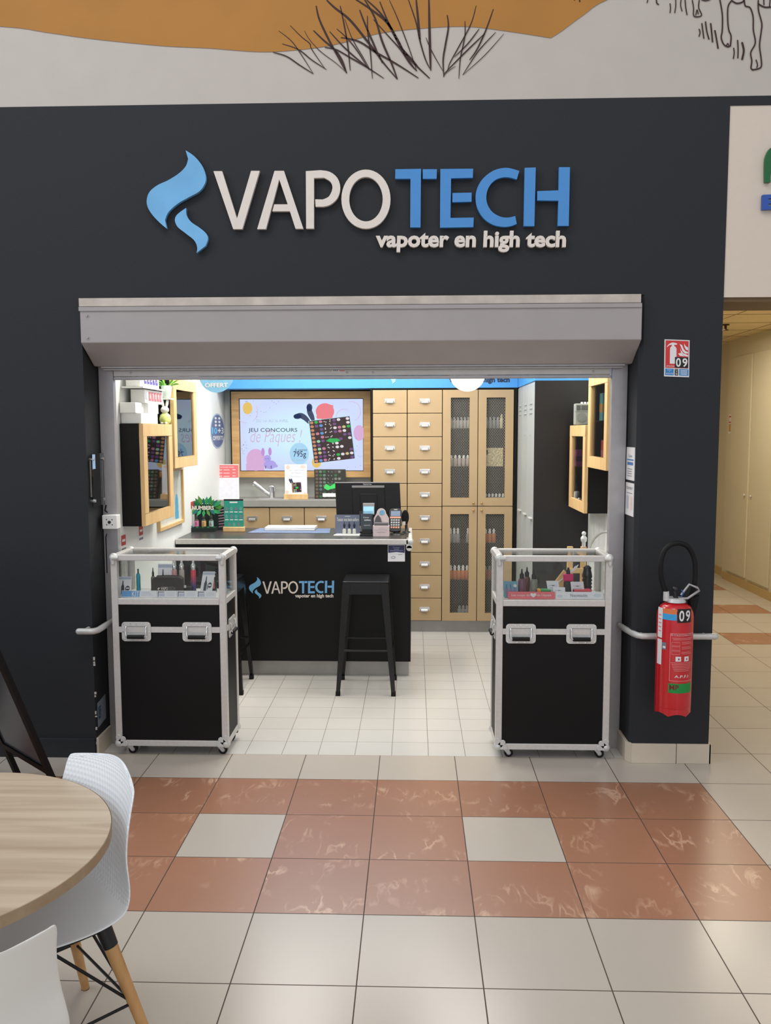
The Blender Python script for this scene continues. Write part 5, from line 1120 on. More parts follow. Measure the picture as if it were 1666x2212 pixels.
def choco(s, m, u0, v0, u1, v1, rot, mats, nx=9, ny=11, h=.0012):
    "tilted square of wrapped eggs: dark ground with rows of small coloured ovals"
    cx, cy = (u0+u1)/2, (v0+v1)/2; asp = s.u.length/s.w.length
    c, d = math.cos(rot), math.sin(rot)
    def tr(u, v):
        x = (u-cx)*asp; y = v-cy; return (cx+(x*c-y*d)/asp, cy+x*d+y*c)
    s.shape(m, [tr(u0, v0), tr(u1, v0), tr(u1, v1), tr(u0, v1)], mats[0], h)
    for i in range(nx):
        for j in range(ny):
            u, v = tr(u0+(u1-u0)*(i+.5)/nx, v0+(v1-v0)*(j+.5)/ny); ru = (u1-u0)/nx*.40; rv = (v1-v0)/ny*.36
            kk = mats[1] if i == 0 else random.choice(mats[2:]) if i in (1, 2, 5) and random.random() < .7 else random.choice([mats[0], mats[0], mats[-3], mats[0], mats[2+i % 4], mats[-1]]) 
            if i in (3, 4):
                for q in range(2): s.disc(m, u+random.uniform(-1, 1)*ru*.6, v+random.uniform(-1, 1)*rv*.6, ru*.35, rv*.35, mats[-1], h+.0005, 8)
            else: s.disc(m, u, v, ru, rv, kk, h+.0005, 12, rot+.5)
    s.rect(m, *tr(u0, cy-.004), *tr(u1, cy-.002), mats[-1], h+.0008) if rot == 0 else None
    u, v = tr(cx+(u1-u0)*.03, cy-.0); s.shape(m, [(u-.045*(u1-u0)*4, v-.02), (u-.02*(u1-u0)*4, v+.02), (u+.03*(u1-u0)*4, v+.015), (u+.045*(u1-u0)*4, v-.015), (u, v-.045)], mats[2], h+.001)
CH = [(46, 26, 26), (196, 132, 96), (30, 176, 78), (86, 150, 210), (198, 120, 150), (200, 190, 130), (110, 70, 130), (150, 210, 170), (226, 220, 226)]
cm = [mat('choc_%d' % i, c, .4) for i, c in enumerate(CH)]
def flyer(s, m):
    s.disc(m, .15, .92, .09, .06, 9); s.disc(m, .82, .93, .11, .05, 9); s.rect(m, .42, .945, .62, .955, 10)
    s.text(m, 'JEU CONCOURS', .2, .80, .86, .845, 10, .001); s.text(m, 'de Pâques', .3, .72, .75, .78, 10, .001); s.rect(m, .2, .64, .8, .65, 10)
    for sx in (.25, .33): s.shape(m, [(sx-.08, .56), (sx-.02, .6), (sx+.06, .46), (sx, .46)], 11)
    choco(s, m, .32, .2, .74, .48, .06, [1, 2, 3, 4, 5, 6, 7, 8, 1], 6, 6); s.disc(m, .1, .2, .07, .05, 9); s.disc(m, .9, .16, .06, .04, 9)
wood_base_card('white contest flyer in a wooden base on the back worktop', s, .05, [M_card]+cm[:8]+[mat('peach_print', (240, 200, 188)), mat('faint_print'), M_nvp], flyer, 'flyer', .045)
a = PX(680, 1081, 2, ZW); b_ = PX(749, 1081, 2, ZW)
s = Sheet(Vector((PX(680, 1080, 1, 7.40).x, 7.40, ZW)), Vector((PX(748, 1080, 1, 7.40).x, 7.40, ZW)), Vector((PX(679, 1014, 1, 7.46).x, 7.46, PX(700, 1014, 1, 7.46).z)))
cm = [mat('box_choc_%d' % i, c, .4) for i, c in enumerate([(84, 64, 58), (186, 140, 112), (90, 170, 110), (150, 180, 206), (206, 160, 180), (206, 200, 160), (120, 96, 104), (176, 206, 190), (214, 206, 204)])]
cb_ = thing('chocolate_box', 'clear box of colourful chocolate eggs with a green bow on the back worktop', 'box', s.p(.5, 0))
m = MB(); s.slab(m, .03, 0); choco(s, m, .02, .02, .98, .98, 0, list(range(0, 9)), 8, 8); m.build('egg_tray', cm, cb_)
m = MB(); s.slab(m, .002, 0, h=.010); m.build('lid', M_acryl, cb_)
m = MB(); s.shape(m, [(.3, .36), (.36, .5), (.5, .42), (.66, .52), (.7, .36), (.52, .32), (.42, .28)], 0, .012); m.build('bow', mat('bright_green_ribbon', (40, 190, 84), .4), cb_)
m = MB(); s.rect(m, .26, .06, 1.0, .18, 0, .012); m.build('label_strip', M_whp, cb_)
# wooden framed screen
YS = 7.53
fr = thing('wooden_screen_frame', 'wide oak frame around the wall screen', 'frame', PX(650, 1030, 1, YS))
o = [PX(499, 846, 1, YS), PX(800, 846, 1, YS), PX(799, 1031, 1, YS), PX(500, 1029, 1, YS)]; q = [PX(515, 861, 1, YS), PX(785, 861, 1, YS), PX(785, 1018, 1, YS), PX(517, 1016, 1, YS)]
fx0, fx1, fz0, fz1 = o[0].x, o[1].x, o[2].z, o[0].z; qx0, qx1, qz0, qz1 = q[0].x, q[1].x, q[2].z, q[0].z
m = MB(); m.box(fx0, fx1, YS, SB-.001, qz1, fz1); m.box(fx0, fx1, YS, SB-.001, fz0, qz0); m.box(fx0, qx0, YS, SB-.001, qz0, qz1); m.box(qx1, fx1, YS, SB-.001, qz0, qz1); m.build('moulding', M_oakf, fr)
m = MB(); m.box(fx0-.012, fx1+.012, YS+.01, SB-.001, fz1, fz1+.014); m.box(fx0-.012, fx0, YS+.01, SB-.001, fz0, fz1); m.box(fx1, fx1+.012, YS+.01, SB-.001, fz0-.06, fz1); m.build('black_surround', M_black, fr)
tv = thing('wall_screen', 'lit wall screen showing an Easter prize contest', 'screen', (qx0/2+qx1/2, YS+.03, qz0))
m = MB(); m.box(qx0+.001, qx1-.001, YS+.03, YS+.06, qz0+.001, qz1-.001); m.build('bezel', M_dark, tv)
s = Sheet((qx0+.006, YS+.029, qz0+.006), (qx1-.006, YS+.029, qz0+.006), (qx0+.006, YS+.029, qz1-.006))
def em(n, c, k=1.0): 
    mm = mat('screen_'+n, c, .4, emit=k, var=.02)
    mm.node_tree.nodes['Principled BSDF'].inputs['Base Color'].default_value = (0, 0, 0, 1)
    for l in list(mm.node_tree.links):
        if l.to_socket.name == 'Base Color': mm.node_tree.links.remove(l)
    return mm
SK = 1.0
# pale sky-coloured picture that is cyan in the middle and lilac at the rim
sc = em('sky', (206, 228, 255), SK); N, L, bs_ = nodes_of(sc)
tc = N.new('ShaderNodeTexCoord'); gr = N.new('ShaderNodeTexGradient'); gr.gradient_type = 'SPHERICAL'; mp = N.new('ShaderNodeMapping')
mp.inputs['Location'].default_value = (-1.0, 0, -1.0); mp.inputs['Scale'].default_value = (2.0, 0, 2.0)
L.new(tc.outputs['Generated'], mp.inputs[0]); L.new(mp.outputs[0], gr.inputs[0]); cr = N.new('ShaderNodeValToRGB'); cr.color_ramp.elements[0].color = rgb((204, 216, 250)); cr.color_ramp.elements[1].color = rgb((206, 238, 255)); cr.color_ramp.elements[1].position = .6
L.new(gr.outputs['Fac'], cr.inputs[0])
for l in list(sc.node_tree.links):
    if l.to_socket.name == 'Emission Color': sc.node_tree.links.remove(l)
L.new(cr.outputs[0], bs_.inputs['Emission Color'])
m = MB(); s.rect(m, 0, 0, 1, 1, 0, 0); m.flat = False; m.build('lit_panel', sc, tv)
SM = [em('yellow', (228, 190, 96)), em('text_navy', (44, 56, 92)), em('grey_text', (176, 190, 214)), em('coral', (232, 120, 130)), em('pink', (214, 170, 212)), em('lilac', (172, 160, 230)), em('violet', (190, 140, 216)), em('sky_egg', (166, 212, 242)), em('script', (208, 176, 210)), em('outline', (206, 190, 226))]
SM += [em('choc%d' % i, c) for i, c in enumerate(CH)]
m = MB(); U = lambda x: (x-88)/1432; Vv = lambda y: 1-(y-125)/812
s.disc(m, U(178), Vv(225), .039, .085, 0)
s.text(m, 'DU 1er AU 16 AVRIL', U(280), Vv(386), U(652), Vv(352), 2); s.text(m, 'JEU CONCOURS', U(183), Vv(508), U(755), Vv(452), 1, bold=.006)
s.text(m, 'de Pâques !', U(190), Vv(660), U(780), Vv(470), 8, .0008, -.012, shear=.10)
s.disc(m, U(1080), Vv(265), .075, .115, 3, rot=.5)
s.shape(m, [(U(978), Vv(330)), (U(1010), Vv(215)), (U(1100), Vv(180)), (U(1175), Vv(195)), (U(1180), Vv(260)), (U(1165), Vv(340)), (U(990), Vv(350))], 3, .001)
s.disc(m, U(1475), Vv(510), .045, .11, 4); s.disc(m, U(265), Vv(815), .078, .155, 4); s.disc(m, U(975), Vv(845), .038, .075, 0)
s.disc(m, U(775), Vv(745), .078, .155, 7); s.text(m, 'À gagner', U(722), Vv(722), U(872), Vv(680), 1, .0012); s.text(m, '795g', U(706), Vv(800), U(855), Vv(716), 1, .0012, .01); s.text(m, 'de chocolat', U(690), Vv(828), U(846), Vv(794), 2, .0012)
s.rect(m, U(150), 0, U(365), Vv(860), 4, .0007)
# lilac rabbit
s.disc(m, U(400), Vv(800), .03, .05, 5, .0012); s.disc(m, U(430), Vv(870), .052, .062, 5, .0012); s.disc(m, U(350), Vv(725), .014, .058, 6, .0011, rot=.25); s.disc(m, U(432), Vv(720), .014, .058, 6, .0011, rot=-.1); s.disc(m, U(500), Vv(885), .015, .022, 5, .0013)
for x in (375, 440): s.rect(m, U(x), Vv(915), U(x+8), Vv(880), 1, .0016)
for x in (375, 402): s.rect(m, U(x), Vv(805), U(x+14), Vv(801), 1, .0016)
# ears and tilted egg box
def ribbon(pts, w_, mi, h): stroke(m, pts, w_, lambda a, b_: s.p(U(a), Vv(b_), h), mi)
ribbon([(722, 330), (790, 310), (850, 340), (905, 400)], 62, 1, .0011); ribbon([(895, 190), (900, 260), (925, 320), (945, 370)], 62, 1, .0011)
s.disc(m, U(760), Vv(320), .033, .036, 1, .0011); s.disc(m, U(900), Vv(220), .024, .055, 1, .0011)
s.shape(m, [(U(885), Vv(372)), (U(1366), Vv(316)), (U(1432), Vv(792)), (U(950), Vv(856))], 7, .0012)
choco(s, m, U(922), Vv(828), U(1395), Vv(346), .118, list(range(10, 19)), 9, 11, .0016)
for cxx, cyy, rr_, a0, a1 in ((170, 265, 125, -60, 30), (170, 265, 130, 170, 270), (1385, 265, 110, -70, 110), (1300, 330, 90, 60, 200)):
    ribbon([(cxx+rr_*math.cos(math.radians(a0+(a1-a0)*i/8)), cyy-rr_*math.sin(math.radians(a0+(a1-a0)*i/8))) for i in range(9)], 9, 9, .0007)
random.seed(9)
for k in range(46):
    x, y = random.choice([(random.uniform(120, 560), random.uniform(140, 330)), (random.uniform(1340, 1510), random.uniform(560, 920)), (random.uniform(100, 180), random.uniform(600, 760))])
    s.disc(m, U(x), Vv(y), .0022, .004, 1, .0018, 6)
m.flat = True
m.build('screen_picture', SM, tv)

# lockers on the right
lk = thing('locker', 'tall light-grey three-door locker with vents and a black end panel at the back right', 'locker', (1.08, 6.8, 0))
m = MB(); m.box(.886, SE-.003, 6.304, YC-.02, .02, 2.098); m.build('carcass', M_locker, lk)
m = MB(); m.box(.880, SE-.002, 6.282, 6.303, 0, 2.099); m.build('end_panel', mat('matt_black_panel', (22, 20, 20), .4, scale=200, var=.1), lk)
for k in range(3):
    ya = 6.312+k*.325; m = MB(); m.box(.879, .886, ya, ya+.318, .06, 2.09); d = m.build('door', M_locker, lk, bevel=.002)
    m = MB()
    for j in range(3): z = 1.935-.035*j; m.box(.872, .879, ya+.10, ya+.22, z, z+.012)
    m.box(.874, .879, ya+.15, ya+.17, 1.70, 1.71); m.build('vent', M_locker, d, bevel=.003)
    m = MB(); m.box(.858, .879, ya+.02, ya+.14, 1.085, 1.094); m.build('handle', M_alu, d, bevel=.002)

# ------------------------------------------------------------------ wall display cabinets
def wall_cabinet(label, side, y0, y1, z0, z1, pane, group):
    "side -1: hangs on the left wall and faces right; +1: the mirror image"
    xw = SW+.001 if side < 0 else SE-.005; dp = .135 if side < 0 else .155
    xf = xw-side*dp
    r = thing('wall_display_cabinet', label, 'cabinet', (xw, (y0+y1)/2, z0), group)
    bx_ = lambda m, xa, xb, *a, mi=0: m.box(min(xa, xb), max(xa, xb), *a, mi)
    t_ = .014; xd = xf+side*.024
    m = MB(); bx_(m, xw, xd, y0, y0+t_, z0, z1); bx_(m, xw, xd, y1-t_, y1, z0, z1); bx_(m, xw, xd, y0+t_, y1-t_, z0, z0+t_); bx_(m, xw, xd, y0+t_, y1-t_, z1-t_, z1); bx_(m, xw, xw-side*.01, y0+t_, y1-t_, z0+t_, z1-t_)
    m.build('carcass', M_black, r)
    fw = .072
    m = MB(); bx_(m, xf, xd, y0, y1, z0, z0+fw); bx_(m, xf, xd, y0, y1, z1-fw, z1); bx_(m, xf, xd, y0, y0+fw, z0+fw, z1-fw); bx_(m, xf, xd, y1-fw, y1, z0+fw, z1-fw)
    d = m.build('door', M_birch, r, bevel=.002)
    m = MB(); bx_(m, xf+side*.010, xf+side*.014, y0+fw, y1-fw, z0+fw, z1-fw); m.build('glass_pane', pane, d)
    zm = (z0+z1)/2
    m = MB(); bx_(m, xw-side*.012, xd+side*.004, y0+t_, y1-t_, zm-.003, zm+.003); m.build('glass_shelf', M_glass, r)
    return xw-side*dp/2, zm
LC = wall_cabinet('lower wooden-framed glass display cabinet on the left wall', -1, 4.86, 5.45, 1.195, 1.785, M_mirror, 'wooden-framed cabinets on the left wall')
LU = wall_cabinet('upper wooden-framed glass display cabinet on the left wall', -1, 5.50, 6.08, 1.500, 2.085, M_mirror, 'wooden-framed cabinets on the left wall')
RC = wall_cabinet('lower wooden-framed glass display cabinet on the right wall', 1, 5.65, 6.20, 1.195, 1.775, M_glass, 'wooden-framed cabinets on the right wall')
RU = wall_cabinet('upper wooden-framed glass display cabinet on the right wall', 1, 5.03, 5.57, 1.505, 2.09, M_glass, 'wooden-framed cabinets on the right wall')
# stock inside them
def box_item(label, loc, dims, mats, cat='box', name='product_box'):
    m = MB(); x, y, z = loc; a, b_, c = dims; m.box(x-a/2, x+a/2, y-b_/2, y+b_/2, z, z+c); m.box(x-a/2-.0008, x+a/2+.0008, y-b_/2-.0008, y+b_/2+.0008, z+c*.3, z+c*.62, 1)
    return tag(m.build(name, mats, bevel=.001), label, cat)
box_item('tall white box in the lower left wall cabinet', (LC[0], 5.12, 1.210), (.05, .09, .14), [M_plastic, M_card])
box_item('peach box on the shelf of the lower left wall cabinet', (LC[0], 5.25, LC[1]+.004), (.05, .08, .12), [mat('peach_box', (226, 160, 110)), M_card])
box_item('pale blue box on the shelf of the lower left wall cabinet', (LC[0], 5.05, LC[1]+.004), (.05, .07, .13), [mat('pale_blue_box', (150, 176, 214)), M_card])
box_item('purple box on the shelf of the lower right wall cabinet', (PX(1250, 1020, 1, 6.08).x, 6.09, RC[1]+.004), (.05, .10, .115), [mat('purple_box', (150, 60, 128)), mat('deep_purple', (90, 30, 84))])
box_item('red packet at the bottom of the upper right wall cabinet', (PX(1313, 970, 1, 5.35).x, 5.35, 1.520), (.06, .10, .16), [mat('coral_red_packet', (226, 84, 80)), mat('pink_packet', (224, 130, 140))], 'packet')
for k in range(4):
    o = box_item(['leftmost', 'second', 'third', 'rightmost'][k]+' colourful striped box on the shelf of the upper right wall cabinet', (PX(1303, 880, 1, 5.44).x+.028*k, 5.44, RU[1]+.004), (.026, .08, .17), [mat('aqua_box', (120, 190, 196)), mat('sand_box', (224, 170, 100))]); o['group'] = 'striped boxes in the upper right cabinet'
t = bottle('silver_vape_kit', 'silver vape kit standing at the bottom of the lower right wall cabinet', 'vape device', (PX(1246, 1070, 1, 6.05).x, 6.05, 1.21), .019, .16, M_zinc, M_dark)
t = bottle('steel_tank', 'small steel tank beside the silver vape kit in the lower right wall cabinet', 'vape device', (PX(1252, 1070, 1, 5.96).x, 5.96, 1.21), .015, .10, M_chrome, M_dark)
for k in range(2):
    o = bottle('liquid_bottle', ['nearer', 'farther'][k]+' pale liquid bottle in the upper left wall cabinet', 'bottle', (LU[0], 5.68+.14*k, 1.515), .02, .11, M_pale, M_wcap, 'bottles in the upper left cabinet')
# radio on the lower right cabinet
rd = thing('radio', 'grey retro radio standing on the lower right wall cabinet', 'radio', (1.20, 6.02, 1.776))
m = MB(); m.box(1.115, SE-.012, 5.98, 6.05, 1.776, 1.925); m.build('casing', mat('radio_grey', (146, 150, 144), .5), rd, bevel=.008, seg=3)
m = MB(); m.box(1.123, 1.150, 5.977, 5.98, 1.880, 1.912); m.box(1.158, 1.258, 5.977, 5.98, 1.880, 1.912); m.build('dial_window', mat('radio_dial', (92, 96, 92), .3), rd)
m = MB(); m.cyl((1.160, 5.979, 1.83), (1.160, 5.976, 1.83), .032, n=24); m.box(1.112, 1.264, 5.978, 5.981, 1.868, 1.872); m.build('speaker_grille', mat('grille_grey', (126, 130, 126), .7, scale=300, var=.3), rd)
m = MB()
for k in range(3): m.cyl((1.165+.022*k, 6.01, 1.925), (1.165+.022*k, 6.01, 1.936), .008)
m.box(1.228, 1.252, 6.0, 6.02, 1.925, 1.940); m.build('button', M_plastic, rd)
m = MB(); m.ball((1.235, 5.70, 1.795), .018, sz=1); tag(m.build('pink_ball', mat('soft_pink', (232, 190, 190))), 'small pink ball beside the radio on the lower right wall cabinet', 'ornament')
# stepped white stand with packs on the lower left cabinet
ws = thing('stepped_stand', 'white stepped shelf stand on top of the lower left wall cabinet', 'stand', (-1.61, 5.0, 1.786))
m = MB(); m.box(-1.676, -1.560, 4.88, 5.20, 1.786, 1.846); m.box(-1.676, -1.600, 4.88, 5.20, 1.846, 1.850); m.build('lower_step', M_plastic, ws, bevel=.002)
m = MB(); m.box(-1.676, -1.585, 4.86, 5.22, 1.846, 1.906); m.box(-1.676, -1.56, 5.02, 5.22, 1.846, 1.906); m.build('middle_step', M_plastic, ws, bevel=.002)
def numpack(label, y0, y1, z0, z1, x, c, body):
    s = Sheet((x, y0, z0), (x, y1, z0), (x, y0, z1)); t = thing('bottle_tray', label, 'tray', (x-.04, (y0+y1)/2, z0))
    m = MB(); m.box(x-.085, x-.001, y0, y1, z0, z1); m.build('tray_box', M_plastic, t, bevel=.002)
    m = MB(); 
    for k in range(5): u = .26+.15*k; s.rect(m, u-.055, .2, u+.055, .86, 0, .001); s.text(m, body[k], u-.03, .35, u+.03, .72, 1, .002)
    s.rect(m, .04, .3, .12, .8, 2, .001); m.build('bottle_print', [mat('tray_'+label.split()[0], c), M_whp, mat('pale_grey_print')], t)
numpack('violet numbered bottle tray on the top step of the white stand', 4.93, 5.30, 2.0, 2.10, -1.575, (96, 84, 168), '12345')
numpack('rose numbered bottle tray on the middle step of the white stand', 4.98, 5.34, 1.906, 1.985, -1.565, (206, 110, 120), '67890')
m = MB(); m.box(-1.676, -1.55, 4.90, 5.33, 1.990, 1.998); tag(m.build('acrylic_shelf', M_plastic), 'thin white shelf between the violet and rose bottle trays', 'shelf')
rb_ = thing('rabbit_figurine', 'small white and lime rabbit figurine on top of the lower left wall cabinet', 'figurine', (-1.575, 5.41, 1.786))
m = MB(); m.lathe([(.020, 0), (.032, .008), (.036, .032), (.030, .058), (.016, .070)], (0, 0, 0), 20); m.build('body', mat('lime_ceramic', (222, 236, 140), .35), rb_, local=True)
m = MB(); m.ball((0, -.004, .090), .026, n=18, sz=.9); m.build('head', M_plastic, rb_, local=True)
for sx in (-1, 1):
    m = MB(); m.tube([(sx*.009, 0, .105), (sx*.013, .001, .125), (sx*.016, .003, .145), (sx*.017, .006, .160)], [.006, .0095, .009, .003], 10); m.build('ear', M_plastic, rb_, local=True)
m = MB()
for sx in (-1, 1): m.ball((sx*.013, -.028, .006), .010, sz=.7)
m.build('paw', M_plastic, rb_, local=True)
pp = thing('potted_plant', 'small green plant in a pale pot above the rabbit figurine', 'plant', (-1.57, 5.44, 1.955))
m = MB(); m.lathe([(.022, -.004), (.036, .075), (.033, .075), (.02, .01)], (0, 0, 0), 18); m.build('pot', mat('pale_green_pot', (186, 200, 190), .5), pp, local=True)
m = MB(); random.seed(2)
for k in range(22):
    a = random.uniform(0, 2*PI); l = random.uniform(.05, .09); c0 = Vector((.015*math.cos(a), .015*math.sin(a), .07)); d = Vector((math.cos(a), math.sin(a), random.uniform(.2, 1.2))).normalized(); sd = Vector((-math.sin(a), math.cos(a), 0))*.007
    m.add([c0, c0+d*l*.6+sd, c0+d*l+Vector((0, 0, -.01)), c0+d*l*.6-sd], [(0, 1, 2, 3)])
m.build('foliage', mat('fresh_green_leaf', (110, 186, 60), .5), pp, local=True)
m = MB(); m.box(SW+.001, -1.535, 5.40, 5.485, 1.941, 1.950); m.box(SW+.001, SW+.02, 5.40, 5.485, 1.786, 1.941); tag(m.build('plant_bracket', M_plastic), 'small white bracket shelf under the potted plant', 'shelf')
# framed poster low on the left wall behind the cabinet
pf = thing('framed_poster', 'wood-framed poster hanging on the left wall behind the lower cabinet', 'picture', (SW, 5.9, 1.1))
ya, yb_ = 5.52, 6.12; za = 1.085; zb = 1.49
m = MB(); m.box(SW+.001, SW+.022, ya, yb_, za, za+.022); m.box(SW+.001, SW+.022, ya, yb_, zb-.022, zb); m.box(SW+.001, SW+.022, ya, ya+.02, za+.022, zb-.022); m.box(SW+.001, SW+.022, yb_-.02, yb_, za+.022, zb-.022); m.build('wooden_frame', M_birch, pf, bevel=.001)
s = Sheet((SW+.006, ya+.02, za+.022), (SW+.006, yb_-.02, za+.022), (SW+.006, ya+.02, zb-.022)); m = MB(); s.slab(m, .003, 0); s.disc(m, .78, .3, .07, .24, 1); s.rect(m, .7, .05, .86, .2, 1, .001); m.build('poster_sheet', [mat('pale_poster', (212, 216, 206)), mat('aqua_print', (90, 170, 206))], pf)
for k, (y, z, lab) in enumerate(((4.80, 1.10, 'red and white smoking notice low on the left wall nearest the shutter rail'), (5.12, 1.12, 'small red and white notice under the lower left wall cabinet'))):
    s = Sheet((SW+.001, y, z-.055), (SW+.001, y+.13, z-.055), (SW+.001, y, z+.055)); m = MB(); s.slab(m, .001, 0); s.rect(m, .2, .35, .8, .9, 1); s.rect(m, .3, .55, .7, .68, 0, .0012); s.rect(m, .2, .1, .8, .22, 2)
    tag(m.build('wall_notice', [M_whp, mat('dull_red', (190, 70, 64)), M_greyp]), lab, 'notice', 'red notices on the left wall')
# oval sticker and small red notice
s = Sheet((SW+.002, 6.42, 1.47), (SW+.002, 7.0, 1.47), (SW+.002, 6.42, 1.79)); ov = thing('round_sticker', 'blue round 10+3 OFFERTS sticker on the left wall beside the screen', 'sticker', s.p(.5, .5))
c1 = PX(455, 930, 0, SW+.002); c2 = PX(485, 930, 0, SW+.002); zt = PX(470, 893, 0, SW+.002).z; zb = PX(470, 969, 0, SW+.002).z
s = Sheet((SW+.002, c1.y, zb), (SW+.002, c2.y, zb), (SW+.002, c1.y, zt))
m = MB(); s.disc(m, .5, .5, .5, .5, 0, 0, 40); s.disc(m, .5, .5, .46, .46, 1, .0006, 40); m.flat = True; m.build('disc', [mat('pale_rim', (170, 184, 204)), mat('dusty_navy', (92, 110, 150))], ov)
m = MB(); s.text(m, '10', .1, .42, .45, .60, 1, .0012, .02); s.text(m, '+3', .5, .42, .92, .60, 0, .0012, .02); s.text(m, 'OFFERTS', .14, .24, .88, .36, 0, .0012, .02)
for u in (.36, .62):
    for v in (.66, .76, .86): s.disc(m, u, v, .08, .035, 0, .0012, 10)
m.build('lettering', [M_whp, mat('bright_cyan', (90, 190, 240))], ov)
s = px_sheet(412, 1066, 428, 1085, 1, 6.55); 
a = PX(412, 1060, 0, SW+.002); b_ = PX(428, 1060, 0, SW+.002)
m = MB(); m.box(SW+.001, SW+.003, a.y, b_.y, 1.16, 1.21); tag(m.build('red_label', mat('dull_red')), 'small red label on the left wall above the leafy display', 'label')
# hanging round signs
def hang_disc(label, px_, yb, y_, mats, txt):
    r = .118; c = PX(px_, yb, 1, y_)+Vector((0, 0, r)); t = thing('hanging_round_sign', label, 'sign', c)
    m = MB(); m.cyl((c.x, y_, c.z), (c.x, y_+.003, c.z), r, n=48); m.build('disc', mats[0], t)
    s = Sheet((c.x-r, y_-.001, c.z-r), (c.x+r, y_-.001, c.z-r), (c.x-r, y_-.001, c.z+r))
    if txt:
        m = MB(); s.text(m, 'OFFERT', .17, .15, .83, .27, 0, .0005, .03); s.text(m, '5 ML', .3, .36, .7, .5, 0, .0005, .03); m.build('lettering', mats[1], t)
    m = MB(); m.cyl((c.x, y_+.001, c.z+r), (c.x, y_+.001, SCZ), .0015, n=6); m.build('string', mats[1], t)
hang_disc('pale blue round hanging sign reading OFFERT near the left wall', 468, 848, 5.75, [mat('pale_sky_disc', (130, 190, 226)), M_whp], True)
hang_disc('white round hanging sign in front of the blue band', 1010, 846, 5.75, [M_plastic, M_whp], False)
# cable arc, small figurine and wooden posts at the right wall
m = MB(); pts = [PX(x, y, 0, SE-.012) for x, y in ((1318, 1148), (1300, 1149), (1287, 1158), (1277, 1172), (1272, 1190), (1270, 1215), (1268, 1260))]; m.tube(smooth_loop([tuple(p) for p in pts], 4, False), .005, 8)
tag(m.build('cable', M_plastic), 'white cable arching along the right wall behind the right display case', 'cable')
fg = thing('wooden_easel', 'slim wooden easel with two posts behind the right display case', 'easel', (1.02, 5.3, 0))
m = MB()
for x in (1232, 1261): c = PX(x, 1196, 1, 5.3); m.box(c.x-.016, c.x+.016, 5.29, 5.32, 0, 1.022)
m.build('post', M_birch, fg)
m = MB(); a = PX(1232, 1196, 1, 5.3).x; b_ = PX(1261, 1196, 1, 5.3).x; m.box(a-.02, b_+.02, 5.275, 5.29, .86, .89); m.box(a-.02, b_+.02, 5.275, 5.29, .35, .38); m.build('rail', M_birch, fg)
c = PX(1261, 1190, 1, 5.305); t = thing('glass_figurine', 'small clear glass figurine standing on the wooden easel post', 'figurine', (c.x, 5.305, 1.022))
m = MB(); m.lathe([(.012, 0), (.012, .028), (.018, .034), (.020, .055), (.012, .066), (.009, .070)], (0, 0, 0), 16); m.ball((0, 0, .082), .014); m.build('figure', mat('frosted_glass', (220, 224, 222), .1, .2), t, local=True)

# ------------------------------------------------------------------ foreground table, chairs, A-board
TX, TY, TZ, TR = -1.2306, 1.9904, .72, .462
tb = thing('round_table', 'round pale oak cafe table at the lower left', 'table', (TX, TY, 0))
m = MB(); m.lathe([(TR-.002, TZ-.026), (TR, TZ-.024), (TR, TZ-.0025), (TR-.002, TZ)], (0, 0, 0), 96, mi=0)
o = m.build('tabletop', M_oak, tb, local=True)
m = MB(); n = 96
m.add([(r_*math.cos(2*PI*i/n), r_*math.sin(2*PI*i/n), z) for r_, z in ((TR+.0006, TZ-.0275), (TR+.0006, TZ-.001)) for i in range(n)], [(i, (i+1) % n, n+(i+1) % n, n+i) for i in range(n)], 0, True); m.build('edge_band', M_oake, tb, local=True)
m = MB(); m.cyl((0, 0, .02), (0, 0, TZ-.03), .035, n=24); m.cyl((0, 0, TZ-.04), (0, 0, TZ-.026), .14, n=24); m.build('pedestal', M_dark, tb, local=True)
m = MB(); m.cyl((0, 0, 0), (0, 0, .02), .21, .2, 40); m.build('base', M_dark, tb, local=True)

